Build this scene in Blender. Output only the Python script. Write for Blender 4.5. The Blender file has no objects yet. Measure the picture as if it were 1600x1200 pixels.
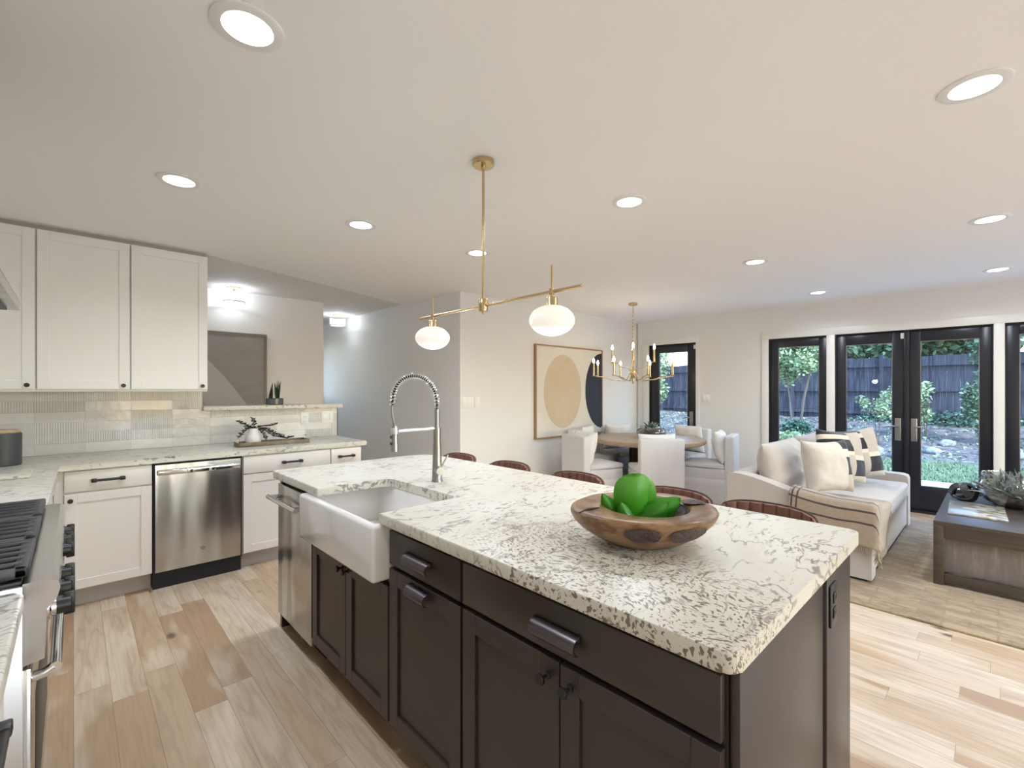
import bpy, bmesh, math, random
from mathutils import Vector, Matrix, noise
R = math.radians
C = bpy.context.scene.collection
sc = bpy.context.scene

# ------------------------------------------------------------------ camera, sky, sun, exposure
cam = bpy.data.cameras.new('camera'); cam.sensor_width = 36; cam.lens = 16.234; cam.shift_y = 0.00625
cam.clip_start = 0.02; cam.clip_end = 300
camo = bpy.data.objects.new('camera', cam); C.objects.link(camo)
camo.location = (0, 0, 1.38); camo.rotation_euler = (R(90), 0, R(-43.512)); sc.camera = camo
sc.view_settings.view_transform = 'Standard'; sc.view_settings.look = 'None'
sc.view_settings.gamma = 1; sc.view_settings.use_curve_mapping = False
sc.view_settings.exposure = 0.33
sc.cycles.use_denoising = True; sc.cycles.max_bounces = 10; sc.cycles.diffuse_bounces = 6
sc.cycles.sample_clamp_indirect = 6; sc.cycles.caustics_reflective = False; sc.cycles.caustics_refractive = False
LAMP = .27
w = bpy.data.worlds.new('sky'); sc.world = w; w.use_nodes = True
wn = w.node_tree.nodes; sky = wn.new('ShaderNodeTexSky'); sky.sky_type = 'NISHITA'; sky.sun_disc = False
sky.sun_elevation = R(48); sky.sun_rotation = R(200); sky.air_density = 1.4
w.node_tree.links.new(sky.outputs[0], wn['Background'].inputs[0]); wn['Background'].inputs[1].default_value = 1.15
sun = bpy.data.lights.new('sun', 'SUN'); sun.energy = 5; sun.angle = R(1); sun.color = (.95, .97, 1)
so = bpy.data.objects.new('sun', sun); C.objects.link(so)
so.rotation_euler = Vector((-.28, -.55, .79)).to_track_quat('Z', 'Y').to_euler()

# ------------------------------------------------------------------ node helper and materials
class NT:
    def __init__(s, name):
        m = bpy.data.materials.new(name); m.use_nodes = True; s.m = m; s.t = m.node_tree; s.b = s.t.nodes['Principled BSDF']
    def n(s, typ, **kw):
        x = s.t.nodes.new('ShaderNode' + typ)
        for k, v in kw.items(): setattr(x, k, v)
        return x
    def set(s, sock, v):
        if isinstance(v, bpy.types.NodeSocket): s.t.links.new(v, sock)
        elif v is not None:
            if sock.type == 'RGBA' and len(v) == 3: v = (*v, 1)
            sock.default_value = v
    def math(s, op, a, b=None, c=None, clamp=False):
        x = s.n('Math', operation=op, use_clamp=clamp)
        s.set(x.inputs[0], a); s.set(x.inputs[1], b)
        if c is not None: s.set(x.inputs[2], c)
        return x.outputs[0]
    def obj(s): return s.n('TexCoord').outputs['Object']
    def gen(s): return s.n('TexCoord').outputs['Generated']
    def world(s): return s.n('NewGeometry').outputs['Position']
    def xyz(s, v):
        x = s.n('SeparateXYZ'); s.set(x.inputs[0], v); return x.outputs
    def comb(s, a, b, c):
        x = s.n('CombineXYZ'); s.set(x.inputs[0], a); s.set(x.inputs[1], b); s.set(x.inputs[2], c); return x.outputs[0]
    def map(s, v, scale=(1, 1, 1), rot=(0, 0, 0), loc=(0, 0, 0)):
        x = s.n('Mapping'); s.set(x.inputs[0], v); s.set(x.inputs[1], loc); s.set(x.inputs[2], rot); s.set(x.inputs[3], scale); return x.outputs[0]
    def noise(s, v, scale, detail=3, rough=.5, dist=0):
        x = s.n('TexNoise'); s.set(x.inputs['Vector'], v); s.set(x.inputs['Scale'], scale); s.set(x.inputs['Detail'], detail)
        s.set(x.inputs['Roughness'], rough); s.set(x.inputs['Distortion'], dist); return x.outputs['Fac']
    def voro(s, v, scale, feature='F1'):
        x = s.n('TexVoronoi', feature=feature); s.set(x.inputs['Vector'], v); s.set(x.inputs['Scale'], scale); return x.outputs['Distance']
    def white(s, v):
        x = s.n('TexWhiteNoise', noise_dimensions='3D'); s.set(x.inputs['Vector'], v); return x.outputs['Value']
    def ramp(s, f, stops):
        x = s.n('ValToRGB'); s.set(x.inputs[0], f); e = x.color_ramp.elements
        while len(e) < len(stops): e.new(.5)
        for k, (p, c) in enumerate(stops):
            e[k].position = p; e[k].color = (*c, 1) if len(c) == 3 else c
        return x.outputs[0]
    def step(s, f, a, b):
        x = s.n('MapRange'); x.clamp = True; s.set(x.inputs[0], f); s.set(x.inputs[1], a); s.set(x.inputs[2], b); return x.outputs[0]
    def mix(s, f, a, b, mode='MIX'):
        x = s.n('Mix', data_type='RGBA', blend_type=mode); s.set(x.inputs[0], f); s.set(x.inputs[6], a); s.set(x.inputs[7], b); return x.outputs[2]
    def bump(s, h, strength=.3, dist=.01):
        x = s.n('Bump'); s.set(x.inputs['Strength'], strength); s.set(x.inputs['Distance'], dist); s.set(x.inputs['Height'], h)
        s.t.links.new(x.outputs[0], s.b.inputs['Normal'])
    def p(s, **kw):
        names = dict(col='Base Color', rough='Roughness', metal='Metallic', spec='Specular IOR Level', trans='Transmission Weight', ior='IOR',
                     coat='Coat Weight', sheen='Sheen Weight', emc='Emission Color', ems='Emission Strength', alpha='Alpha', sss='Subsurface Weight',
                     aniso='Anisotropic', coatr='Coat Roughness')
        for k, v in kw.items(): s.set(s.b.inputs[names[k]], v)
        return s.m

def plain(name, col, rough=.5, metal=0, bump=None, var=0, **kw):
    t = NT(name); c = col
    if var:
        f = t.noise(t.obj(), 6, 4)
        c = t.mix(f, tuple(x * (1 - var) for x in col), tuple(min(1, x * (1 + var)) for x in col))
    t.p(col=c, rough=rough, metal=metal, **kw)
    if bump: t.bump(t.noise(t.obj(), bump[0], 3), bump[1], bump[2] if len(bump) > 2 else .002)
    return t.m

M = {}
M['wall'] = plain('wall_paint', (.745, .74, .725), .65, bump=(180, .08))
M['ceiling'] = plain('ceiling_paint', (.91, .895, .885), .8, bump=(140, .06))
M['hall_ceiling'] = plain('hall_ceiling_shade_tone', (.78, .75, .72), .8, bump=(140, .06))  # darker than the main ceiling: the hall's shade is put into the colour
M['hall_wall'] = plain('grey_wall_paint', (.84, .83, .815), .7, bump=(180, .06))
M['trim'] = plain('white_trim', (.76, .75, .72), .35)
M['cab_white'] = plain('white_cabinet_paint', (.84, .84, .82), .35)
M['cab_cream'] = plain('cream_cabinet_paint', (.80, .75, .70), .35)
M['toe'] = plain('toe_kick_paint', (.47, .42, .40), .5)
M['dark'] = plain('dark_island_paint', (.042, .031, .027), .36, bump=(300, .03), spec=.45)
M['dark_in'] = plain('dark_interior', (.008, .008, .010), .6)
M['blackdoor'] = plain('black_door_paint', (.013, .013, .019), .3)
M['bronze'] = plain('dark_bronze', (.13, .11, .12), .28, .85)
M['black'] = plain('matte_black', (.022, .021, .021), .38, .3)
M['castiron'] = plain('cast_iron', (.055, .055, .06), .42, .25, bump=(400, .15))
M['chrome'] = plain('chrome', (.75, .75, .76), .12, 1)
M['nickel'] = plain('brushed_nickel', (.37, .355, .34), .28, 1)
M['brass'] = plain('brushed_brass', (.60, .45, .25), .26, 1)
M['china'] = plain('glazed_fireclay', (.82, .80, .775), .10, coat=.5)
M['white_plastic'] = plain('white_plastic', (.82, .81, .79), .35)
M['opal'] = plain('lit_opal_glass', (.55, .53, .50), .25, emc=(1, .93, .80), ems=.45)
M['led'] = plain('lit_lens', (.95, .95, .93), .4, emc=(1, .97, .92), ems=7)
M['bulb'] = plain('lit_bulb', (1, .95, .85), .3, emc=(1, .86, .62), ems=30)
M['frosted'] = plain('ribbed_lit_glass', (.9, .9, .88), .25, emc=(1, .93, .84), ems=.9)
def shade_glass():
    t = NT('ribbed_lit_glass'); tr = t.n('BsdfTransparent'); mx = t.n('MixShader'); mx.inputs[0].default_value = .22
    t.p(col=(.9, .9, .88), rough=.25, emc=(1, .93, .84), ems=.12)
    t.t.links.new(t.b.outputs[0], mx.inputs[2]); t.t.links.new(tr.outputs[0], mx.inputs[1]); t.t.links.new(mx.outputs[0], t.t.nodes['Material Output'].inputs[0]); return t.m
M['frosted'] = shade_glass()
M['linen'] = plain('linen', (.50, .455, .42), .9, bump=(260, .5, .003), sheen=.25, var=.04)
M['linen_w'] = plain('white_slipcover', (.68, .66, .65), .9, bump=(220, .4, .003), sheen=.25, var=.03)
M['linen_p'] = plain('white_pillow', (.80, .785, .75), .9, bump=(30, .5, .01), sheen=.25)
M['soil'] = plain('brown_moss', (.10, .065, .04), .95, bump=(90, 1, .01), var=.6)
M['charcoal'] = plain('charcoal_glaze', (.055, .058, .062), .45)
M['whitepot'] = plain('white_ceramic', (.72, .70, .67), .4)
M['smokepot'] = plain('grey_glazed_pot', (.10, .105, .11), .15)
M['blackleaf'] = plain('dark_leaf', (.018, .018, .014), .5)
M['snake'] = plain('snake_leaf', (.012, .035, .018), .45)
M['knot'] = plain('black_stone', (.03, .03, .035), .4, bump=(60, .2))
M['concrete'] = plain('patio_concrete', (.55, .54, .53), .9, var=.1)
M['rock'] = plain('rock', (.30, .29, .28), .9, bump=(12, .8, .05), var=.3)
M['bark'] = plain('bark', (.16, .12, .09), .9, bump=(30, .6, .02))
M['piping'] = plain('dark_piping', (.05, .02, .018), .5)

def glass(name, tint=(1, 1, 1), rough=0, arch=False):
    t = NT(name)
    g = t.n('BsdfGlass'); g.inputs['Color'].default_value = (*tint, 1); g.inputs['Roughness'].default_value = rough; g.inputs['IOR'].default_value = 1.45
    if arch:   # thin pane: reflects by its angle, otherwise lets light straight through
        tr = t.n('BsdfTransparent'); tr.inputs[0].default_value = (*tint, 1)
        gl = t.n('BsdfGlossy'); gl.inputs['Roughness'].default_value = .0
        fr = t.n('LayerWeight'); fr.inputs[0].default_value = .5; fa = t.math('ADD', t.math('MULTIPLY', t.math('POWER', fr.outputs['Facing'], 4.0 if name == 'window_glass' else 1.8), .8), .045 if name == 'window_glass' else .08)
        mx = t.n('MixShader'); t.t.links.new(fa, mx.inputs[0]); t.t.links.new(tr.outputs[0], mx.inputs[1]); t.t.links.new(gl.outputs[0], mx.inputs[2])
        t.t.links.new(mx.outputs[0], t.t.nodes['Material Output'].inputs[0])
    else:
        t.t.links.new(g.outputs[0], t.t.nodes['Material Output'].inputs[0])
    return t.m
M['pane'] = glass('window_glass', (.52, .63, .80), arch=True)
M['glass'] = glass('clear_glass', (.86, .885, .91), arch=True)

def steel():
    t = NT('brushed_steel'); o = t.obj()
    f = t.noise(t.map(o, (260, 260, 2)), 3, 2); b = t.noise(t.map(o, (9, 9, .9)), 1, 0)
    t.p(col=(.56, .55, .54), metal=1, rough=.24)
    t.bump(b, .5, .03); return t.m
M['steel'] = steel()
M['steel_plain'] = plain('polished_steel', (.60, .60, .61), .2, 1)

def floor_mat():
    t = NT('oak_planks'); x, y, z = t.xyz(t.world())[:]
    Wd, L = .125, 1.15
    row = t.math('FLOOR', t.math('DIVIDE', x, Wd))
    off = t.math('MULTIPLY', t.white(t.comb(row, 3.1, 7.7)), 9.0)
    yy = t.math('ADD', t.math('DIVIDE', y, L), off); col = t.math('FLOOR', yy)
    rnd = t.white(t.comb(row, col, 1.3)); rnd2 = t.white(t.comb(row, col, 5.9))
    base = t.ramp(rnd, [(0, (.43, .27, .155)), (.25, (.55, .385, .24)), (.6, (.62, .475, .33)), (1, (.70, .58, .45))])
    shift = t.math('MULTIPLY', rnd2, 37)
    v = t.comb(t.math('ADD', x, shift), t.math('ADD', y, shift), rnd)
    warp = t.noise(t.map(v, (7, .75, 1)), 1.3, 3)
    rings = t.math('SINE', t.math('MULTIPLY', warp, 48)); rings = t.step(rings, .1, 1)
    fine = t.noise(t.map(v, (95, 3, 1)), 1, 4)
    patch = t.noise(t.map(v, (6, 1.5, 1)), 1, 2)
    c = t.mix(t.math('MULTIPLY', rings, .32), base, (.38, .26, .165))
    c = t.mix(t.math('MULTIPLY', t.step(patch, .50, .60), .55), c, (.78, .67, .52))
    c = t.mix(t.math('MULTIPLY', t.step(t.noise(t.map(v, (9, 1.2, 1)), 1.3, 4, .7), .55, .70), .5), c, (.36, .235, .14))
    c = t.mix(t.math('MULTIPLY', t.step(fine, .45, .7), .25), c, (.36, .25, .15))
    kn = t.voro(t.map(v, (3.2, 1.7, 1)), 1.0); c = t.mix(t.step(t.math('ADD', kn, t.math('MULTIPLY', fine, .03)), .105, .05), c, (.17, .10, .055))
    fx = t.math('FRACT', t.math('DIVIDE', x, Wd)); fy = t.math('FRACT', yy)
    gap = t.math('MAXIMUM', t.math('LESS_THAN', t.math('MINIMUM', fx, t.math('SUBTRACT', 1, fx)), .010), t.math('LESS_THAN', fy, .0022))
    c = t.mix(t.math('MULTIPLY', gap, .55), c, (.22, .14, .08))
    t.p(col=c, rough=t.step(fine, -1.0, 2.6), spec=.5)
    t.bump(t.math('SUBTRACT', t.math('MULTIPLY', fine, .15), gap), .25, .002); return t.m
M['floor'] = floor_mat()

def granite():
    t = NT('white_granite'); o = t.world()
    big = t.noise(o, 1.6, 4); c = t.mix(t.step(big, .3, .7), (.60, .56, .47), (.70, .68, .62))
    c = t.mix(t.math('MULTIPLY', t.step(t.noise(o, 5, 5, .65), .56, .72), .35), c, (.56, .50, .40))
    wv = t.n('VectorMath', operation='ADD'); t.set(wv.inputs[0], o)
    nz = t.n('TexNoise'); t.set(nz.inputs['Vector'], o); nz.inputs['Scale'].default_value = 2.6; nz.inputs['Detail'].default_value = 3
    sc_ = t.n('VectorMath', operation='SCALE'); t.set(sc_.inputs[0], nz.outputs['Color']); sc_.inputs['Scale'].default_value = .28
    t.set(wv.inputs[1], sc_.outputs[0]); q = wv.outputs[0]
    # short dashes everywhere, strung along the stone's grain
    d1 = t.noise(t.map(q, (11, 46, 24), (0, 0, R(-38))), 1.6, 3, .6)
    m1 = t.step(t.noise(o, 3.2, 2), .36, .52)
    c = t.mix(t.math('MULTIPLY', t.math('MULTIPLY', t.step(d1, .59, .635), m1), .85), c, (.23, .18, .13))
    # fine crooked veins
    v1 = t.math('ABSOLUTE', t.math('SUBTRACT', t.noise(t.map(q, (1, 2.0, 1.4), (0, 0, R(-30))), 3.0, 4, .6), .5))
    v2 = t.math('MULTIPLY', t.step(v1, .016, .004), t.step(t.noise(o, 7, 3), .42, .56))
    c = t.mix(t.math('MULTIPLY', v2, .75), c, (.16, .13, .12))
    # dense leopard flecks: the slab's corner by the island end, and along other patches
    x, y, z = t.xyz(o)[:]
    dx = t.math('SUBTRACT', x, .98); dy = t.math('SUBTRACT', y, .70)
    al = t.math('ADD', t.math('MULTIPLY', dx, .25), t.math('MULTIPLY', dy, .97)); ac = t.math('SUBTRACT', t.math('MULTIPLY', dx, .97), t.math('MULTIPLY', dy, .25))
    rr = t.math('ADD', t.math('POWER', t.math('DIVIDE', al, .52), 2), t.math('POWER', t.math('DIVIDE', ac, .27), 2))
    reg = t.step(t.math('ADD', rr, t.math('MULTIPLY', t.noise(o, 8, 3), 1.1)), 1.9, 1.15)
    fl = t.noise(t.map(q, (118, 58, 58), (0, 0, R(28))), 1.35, 1.5, .5, .5)
    c = t.mix(t.math('MULTIPLY', t.math('MULTIPLY', t.step(fl, .56, .60), reg), .92), c, (.155, .11, .075))
    # edges are tan where the slab is cut
    t.p(col=c, rough=.32, spec=.3); return t.m
M['granite'] = granite()

def tile():
    t = NT('glazed_tile'); x, y, z = t.xyz(t.world())[:]
    Wt, Ht = .262, .076
    zz = t.math('ADD', t.math('DIVIDE', t.math('SUBTRACT', z, .92), Ht), .0); xx = t.math('DIVIDE', t.math('ADD', x, .2), Wt)
    cx, cz = t.math('FLOOR', xx), t.math('FLOOR', zz); fx, fz = t.math('FRACT', xx), t.math('FRACT', zz)
    rnd = t.white(t.comb(cx, cz, 2.2)); rn2 = t.white(t.comb(cx, cz, 9.4))
    top = t.math('GREATER_THAN', cz, 4.5)
    rib = t.math('MAXIMUM', t.math('GREATER_THAN', rnd, .62), t.math('MULTIPLY', top, t.math('GREATER_THAN', rnd, .1)))
    ribs = t.math('SINE', t.math('MULTIPLY', x, 2 * math.pi / .0135))
    gx = t.math('MINIMUM', fx, t.math('SUBTRACT', 1, fx)); gz = t.math('MINIMUM', fz, t.math('SUBTRACT', 1, fz))
    grout = t.math('MAXIMUM', t.math('LESS_THAN', gx, .006), t.math('LESS_THAN', gz, .02))
    c = t.mix(rn2, (.54, .525, .51), (.74, .73, .715)); c = t.mix(t.math('MULTIPLY', t.noise(t.map(t.world(), (3, 3, 9)), 5, 3), .35), c, (.55, .54, .53))
    c = t.mix(t.math('MULTIPLY', grout, .6), c, (.45, .44, .43))
    h = t.math('ADD', t.math('MULTIPLY', t.math('MULTIPLY', rib, ribs), .9), t.math('MULTIPLY', t.noise(t.world(), 18, 2), 1.2))
    h = t.math('SUBTRACT', h, t.math('MULTIPLY', grout, 1.2))
    t.p(col=c, rough=.16, coat=.3); t.bump(h, .5, .004); return t.m
M['tile'] = tile()

def wood(name, c1, c2, scale=(2, 14, 14), rough=.5, ring=26, rot=(0, 0, 0)):
    t = NT(name); v = t.map(t.obj(), scale, rot); wv = t.noise(v, 1, 4, .6)
    g = t.step(t.math('SINE', t.math('MULTIPLY', wv, ring)), -1, 1); fine = t.noise(t.map(t.obj(), tuple(k * 9 for k in scale), rot), 1, 3)
    c = t.mix(g, c1, c2); c = t.mix(t.math('MULTIPLY', fine, .4), c, tuple(k * .55 for k in c1))
    t.p(col=c, rough=rough); t.bump(fine, .15, .002); return t.m
M['oak'] = wood('table_oak', (.50, .37, .24), (.58, .445, .30), rough=.45)
M['walnut'] = wood('dark_fluted_wood', (.06, .035, .022), (.11, .065, .04), (14, 14, 2))
M['tablewood'] = wood('grey_brown_wood', (.075, .056, .042), (.125, .098, .076), (30, 3, 30), rough=.32, ring=8)
M['panelwood'] = wood('glossy_panel_wood', (.20, .17, .15), (.30, .26, .235), (4, 40, 4), rough=.22, ring=10)
M['teak'] = wood('teak', (.17, .085, .04), (.34, .20, .105), (7, 7, 16), rough=.33, ring=26)
M['teak_dark'] = plain('burnt_hollow', (.075, .05, .048), .6, bump=(40, .8, .02), var=.5)
M['frame_wood'] = plain('gold_wood_frame', (.34, .20, .10), .4)
M['frame_grey'] = plain('grey_wood_frame', (.17, .145, .13), .4)
M['tray'] = wood('tray_wood', (.19, .145, .095), (.33, .27, .19), (12, 3, 8), ring=10)
M['leather'] = plain('brown_leather', (.20, .085, .06), .42, bump=(220, .25, .002), var=.12)

def leaf(name, c1, c2, rough=.45):
    t = NT(name); i = t.n('NewGeometry').outputs['Random Per Island']
    t.p(col=t.mix(i, c1, c2), rough=rough); return t.m
M['leaf_a'] = leaf('leaves_pale', (.10, .18, .08), (.48, .56, .30))
M['leaf_b'] = leaf('leaves_mid', (.03, .085, .05), (.22, .32, .17))
M['leaf_c'] = leaf('leaves_deep', (.015, .055, .04), (.10, .21, .13))
M['leaf_red'] = leaf('leaves_autumn', (.55, .30, .16), (.75, .52, .30))
M['grass'] = leaf('grass_blades', (.08, .16, .08), (.25, .33, .17), .7)
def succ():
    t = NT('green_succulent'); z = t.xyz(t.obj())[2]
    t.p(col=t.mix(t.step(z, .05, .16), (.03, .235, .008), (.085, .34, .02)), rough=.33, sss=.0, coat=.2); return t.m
M['succ'] = succ()
M['succ_grey'] = leaf('grey_green_succulent', (.10, .17, .12), (.24, .33, .24))
M['airplant'] = leaf('grey_airplant', (.13, .15, .13), (.32, .35, .30))

def ground():
    t = NT('garden_ground'); o = t.world(); x = t.xyz(o)[0]
    f = t.noise(o, 1.3, 6, .7); g = t.mix(f, (.06, .11, .05), (.22, .27, .13)); s = t.mix(t.step(t.noise(o, 2.6, 7, .75), .38, .62), (.045, .045, .05), (.24, .21, .18))
    k = t.step(t.math('ADD', x, t.math('MULTIPLY', t.noise(o, .8, 3), 2.0)), 13.9, 14.6)
    t.p(col=t.mix(k, g, s), rough=.95); t.bump(t.noise(o, 9, 5), .8, .06); return t.m
M['ground'] = ground()
def fencem():
    t = NT('weathered_fence_boards'); o = t.obj(); y = t.xyz(o)[1]
    b = t.math('DIVIDE', y, .14); r = t.white(t.comb(t.math('FLOOR', b), 1, 1)); fr = t.math('FRACT', b)
    c = t.mix(r, (.016, .018, .032), (.045, .048, .066)); c = t.mix(t.math('MULTIPLY', t.step(t.noise(t.map(o, (1, 30, 1.5)), 1, 3), .45, .75), .6), c, (.15, .15, .16))
    c = t.mix(t.math('LESS_THAN', fr, .06), c, (.015, .015, .02)); t.p(col=c, rough=.9); return t.m
M['fence'] = fencem()

def rugm():
    t = NT('rug_weave'); x, y, z = t.xyz(t.world())[:]
    br = t.n('TexBrick'); br.offset = .5; t.set(br.inputs['Vector'], t.comb(y, x, 0)); br.inputs['Scale'].default_value = 1
    br.inputs['Brick Width'].default_value = .23; br.inputs['Row Height'].default_value = .11; br.inputs['Mortar Size'].default_value = .006
    t.set(br.inputs['Color1'], (.34, .235, .13)); t.set(br.inputs['Color2'], (.46, .345, .21)); t.set(br.inputs['Mortar'], (.30, .21, .12))
    n1 = t.noise(t.map(t.world(), (4, 1.5, 1)), 3, 5, .7); c = t.mix(t.math('MULTIPLY', t.step(n1, .46, .56), .85), br.outputs['Color'], (.235, .155, .08)); c = t.mix(t.math('MULTIPLY', t.step(t.noise(t.map(t.world(), (26, 5, 1)), 1, 2), .60, .66), .5), c, (.12, .08, .045))
    c = t.mix(t.math('MULTIPLY', t.noise(t.world(), 60, 2), .4), c, (.46, .37, .26))
    t.p(col=c, rough=.95, sheen=.2); t.bump(t.noise(t.world(), 130, 3), .8, .006); return t.m
M['rug'] = rugm()

def throw():
    t = NT('beige_throw'); u = t.xyz(t.n('TexCoord').outputs['UV'])
    c = t.mix(t.noise(t.obj(), 40, 3), (.29, .225, .165), (.39, .31, .235)); ln = None
    for ax, p_ in ((1, .03), (1, .075), (0, .61), (0, .71), (0, .81)):
        k = t.math('LESS_THAN', t.math('ABSOLUTE', t.math('SUBTRACT', u[ax], p_)), .008); ln = k if ln is None else t.math('MAXIMUM', ln, k)
    t.p(col=t.mix(ln, c, (.07, .05, .05)), rough=.95, sheen=.3); t.bump(t.noise(t.obj(), 240, 3), .7, .003); return t.m
M['throw'] = throw()
def stripes():
    t = NT('striped_pillow'); x, y, z = t.xyz(t.obj())[:]; v = t.step(z, -.27, .27)
    K, W, T, B = (.012, .012, .018), (.62, .56, .46), (.46, .40, .34), (.50, .44, .37)
    left = t.n('ValToRGB'); left.color_ramp.interpolation = 'CONSTANT'; e = left.color_ramp.elements
    st = [(0, T), (.50, W), (.56, K), (.76, W), (.84, K), (.96, T)]
    while len(e) < len(st): e.new(.5)
    for k, (p_, c_) in enumerate(st): e[k].position = p_; e[k].color = (*c_, 1)
    t.set(left.inputs[0], v)
    right = t.n('ValToRGB'); right.color_ramp.interpolation = 'CONSTANT'; e = right.color_ramp.elements
    st = [(0, K), (.06, W), (.16, K), (.42, W), (.50, T), (.94, W)]
    while len(e) < len(st): e.new(.5)
    for k, (p_, c_) in enumerate(st): e[k].position = p_; e[k].color = (*c_, 1)
    t.set(right.inputs[0], v)
    t.p(col=t.mix(t.math('GREATER_THAN', x, .04), left.outputs[0], right.outputs[0]), rough=.9, sheen=.3); t.bump(t.noise(t.obj(), 30, 3), .4, .008); return t.m
M['stripes'] = stripes()
def halfp():
    t = NT('cream_pillow_banded_edge'); x, y, z = t.xyz(t.obj())[:]; v = t.step(z, -.27, .27)
    band = t.n('ValToRGB'); band.color_ramp.interpolation = 'CONSTANT'; e = band.color_ramp.elements
    st = [(0, (.46, .40, .34)), (.36, (.012, .012, .018)), (.62, (.62, .56, .46)), (.74, (.012, .012, .018))]
    while len(e) < len(st): e.new(.5)
    for k, (p_, c_) in enumerate(st): e[k].position = p_; e[k].color = (*c_, 1)
    t.set(band.inputs[0], v)
    t.p(col=t.mix(t.math('GREATER_THAN', x, .10), (.56, .515, .46), band.outputs[0]), rough=.9, sheen=.3); t.bump(t.noise(t.obj(), 16, 3), .5, .012); return t.m
M['halfp'] = halfp()

def art_big():
    t = NT('abstract_canvas'); x, y, z = t.xyz(t.obj())[:]   # object origin at the picture's centre, x to the right, z up
    def ell(cx, cz, a, b):
        return t.math('LESS_THAN', t.math('ADD', t.math('POWER', t.math('DIVIDE', t.math('SUBTRACT', x, cx), a), 2), t.math('POWER', t.math('DIVIDE', t.math('SUBTRACT', z, cz), b), 2)), 1)
    n = t.noise(t.obj(), 3, 5, .65); c = t.mix(n, (.60, .56, .49), (.76, .72, .66))
    c = t.mix(ell(-.176, .0, .39, .497), c, t.mix(n, (.50, .40, .27), (.64, .54, .40)))
    c = t.mix(ell(.71, .012, .40, .55), c, t.mix(n, (.012, .016, .028), (.03, .035, .06)))
    t.p(col=c, rough=.7); return t.m
M['art_big'] = art_big()
def art_hall():
    t = NT('grey_canvas'); x, y, z = t.xyz(t.obj())[:]
    n = t.noise(t.map(t.obj(), (1, 1, 5)), 3, 5, .65)
    k = t.math('GREATER_THAN', t.math('ADD', t.math('ADD', x, t.math('MULTIPLY', z, .82)), t.math('MULTIPLY', t.math('MULTIPLY', x, x), .5)), .04)
    t.p(col=t.mix(k, (.50, .485, .47), t.mix(n, (.24, .23, .215), (.40, .385, .36))), rough=.75); return t.m
M['art_hall'] = art_hall()
def mag():
    t = NT('printed_cover'); x, y, z = t.xyz(t.obj())[:]
    n = t.noise(t.obj(), 14, 3); c = t.ramp(n, [(0, (.06, .07, .04)), (.45, (.30, .28, .20)), (.55, (.62, .58, .50)), (1, (.80, .78, .74))])
    g = t.mix(t.step(y, -.02, .06), c, (.36, .34, .32)); e = t.math('LESS_THAN', t.math('ADD', t.math('POWER', t.math('DIVIDE', t.math('SUBTRACT', y, .03), .05), 2), t.math('POWER', t.math('DIVIDE', x, .03), 2)), 1)
    t.p(col=t.mix(e, g, (.75, .73, .70)), rough=.25, coat=.4); return t.m
M['mag'] = mag()

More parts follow.
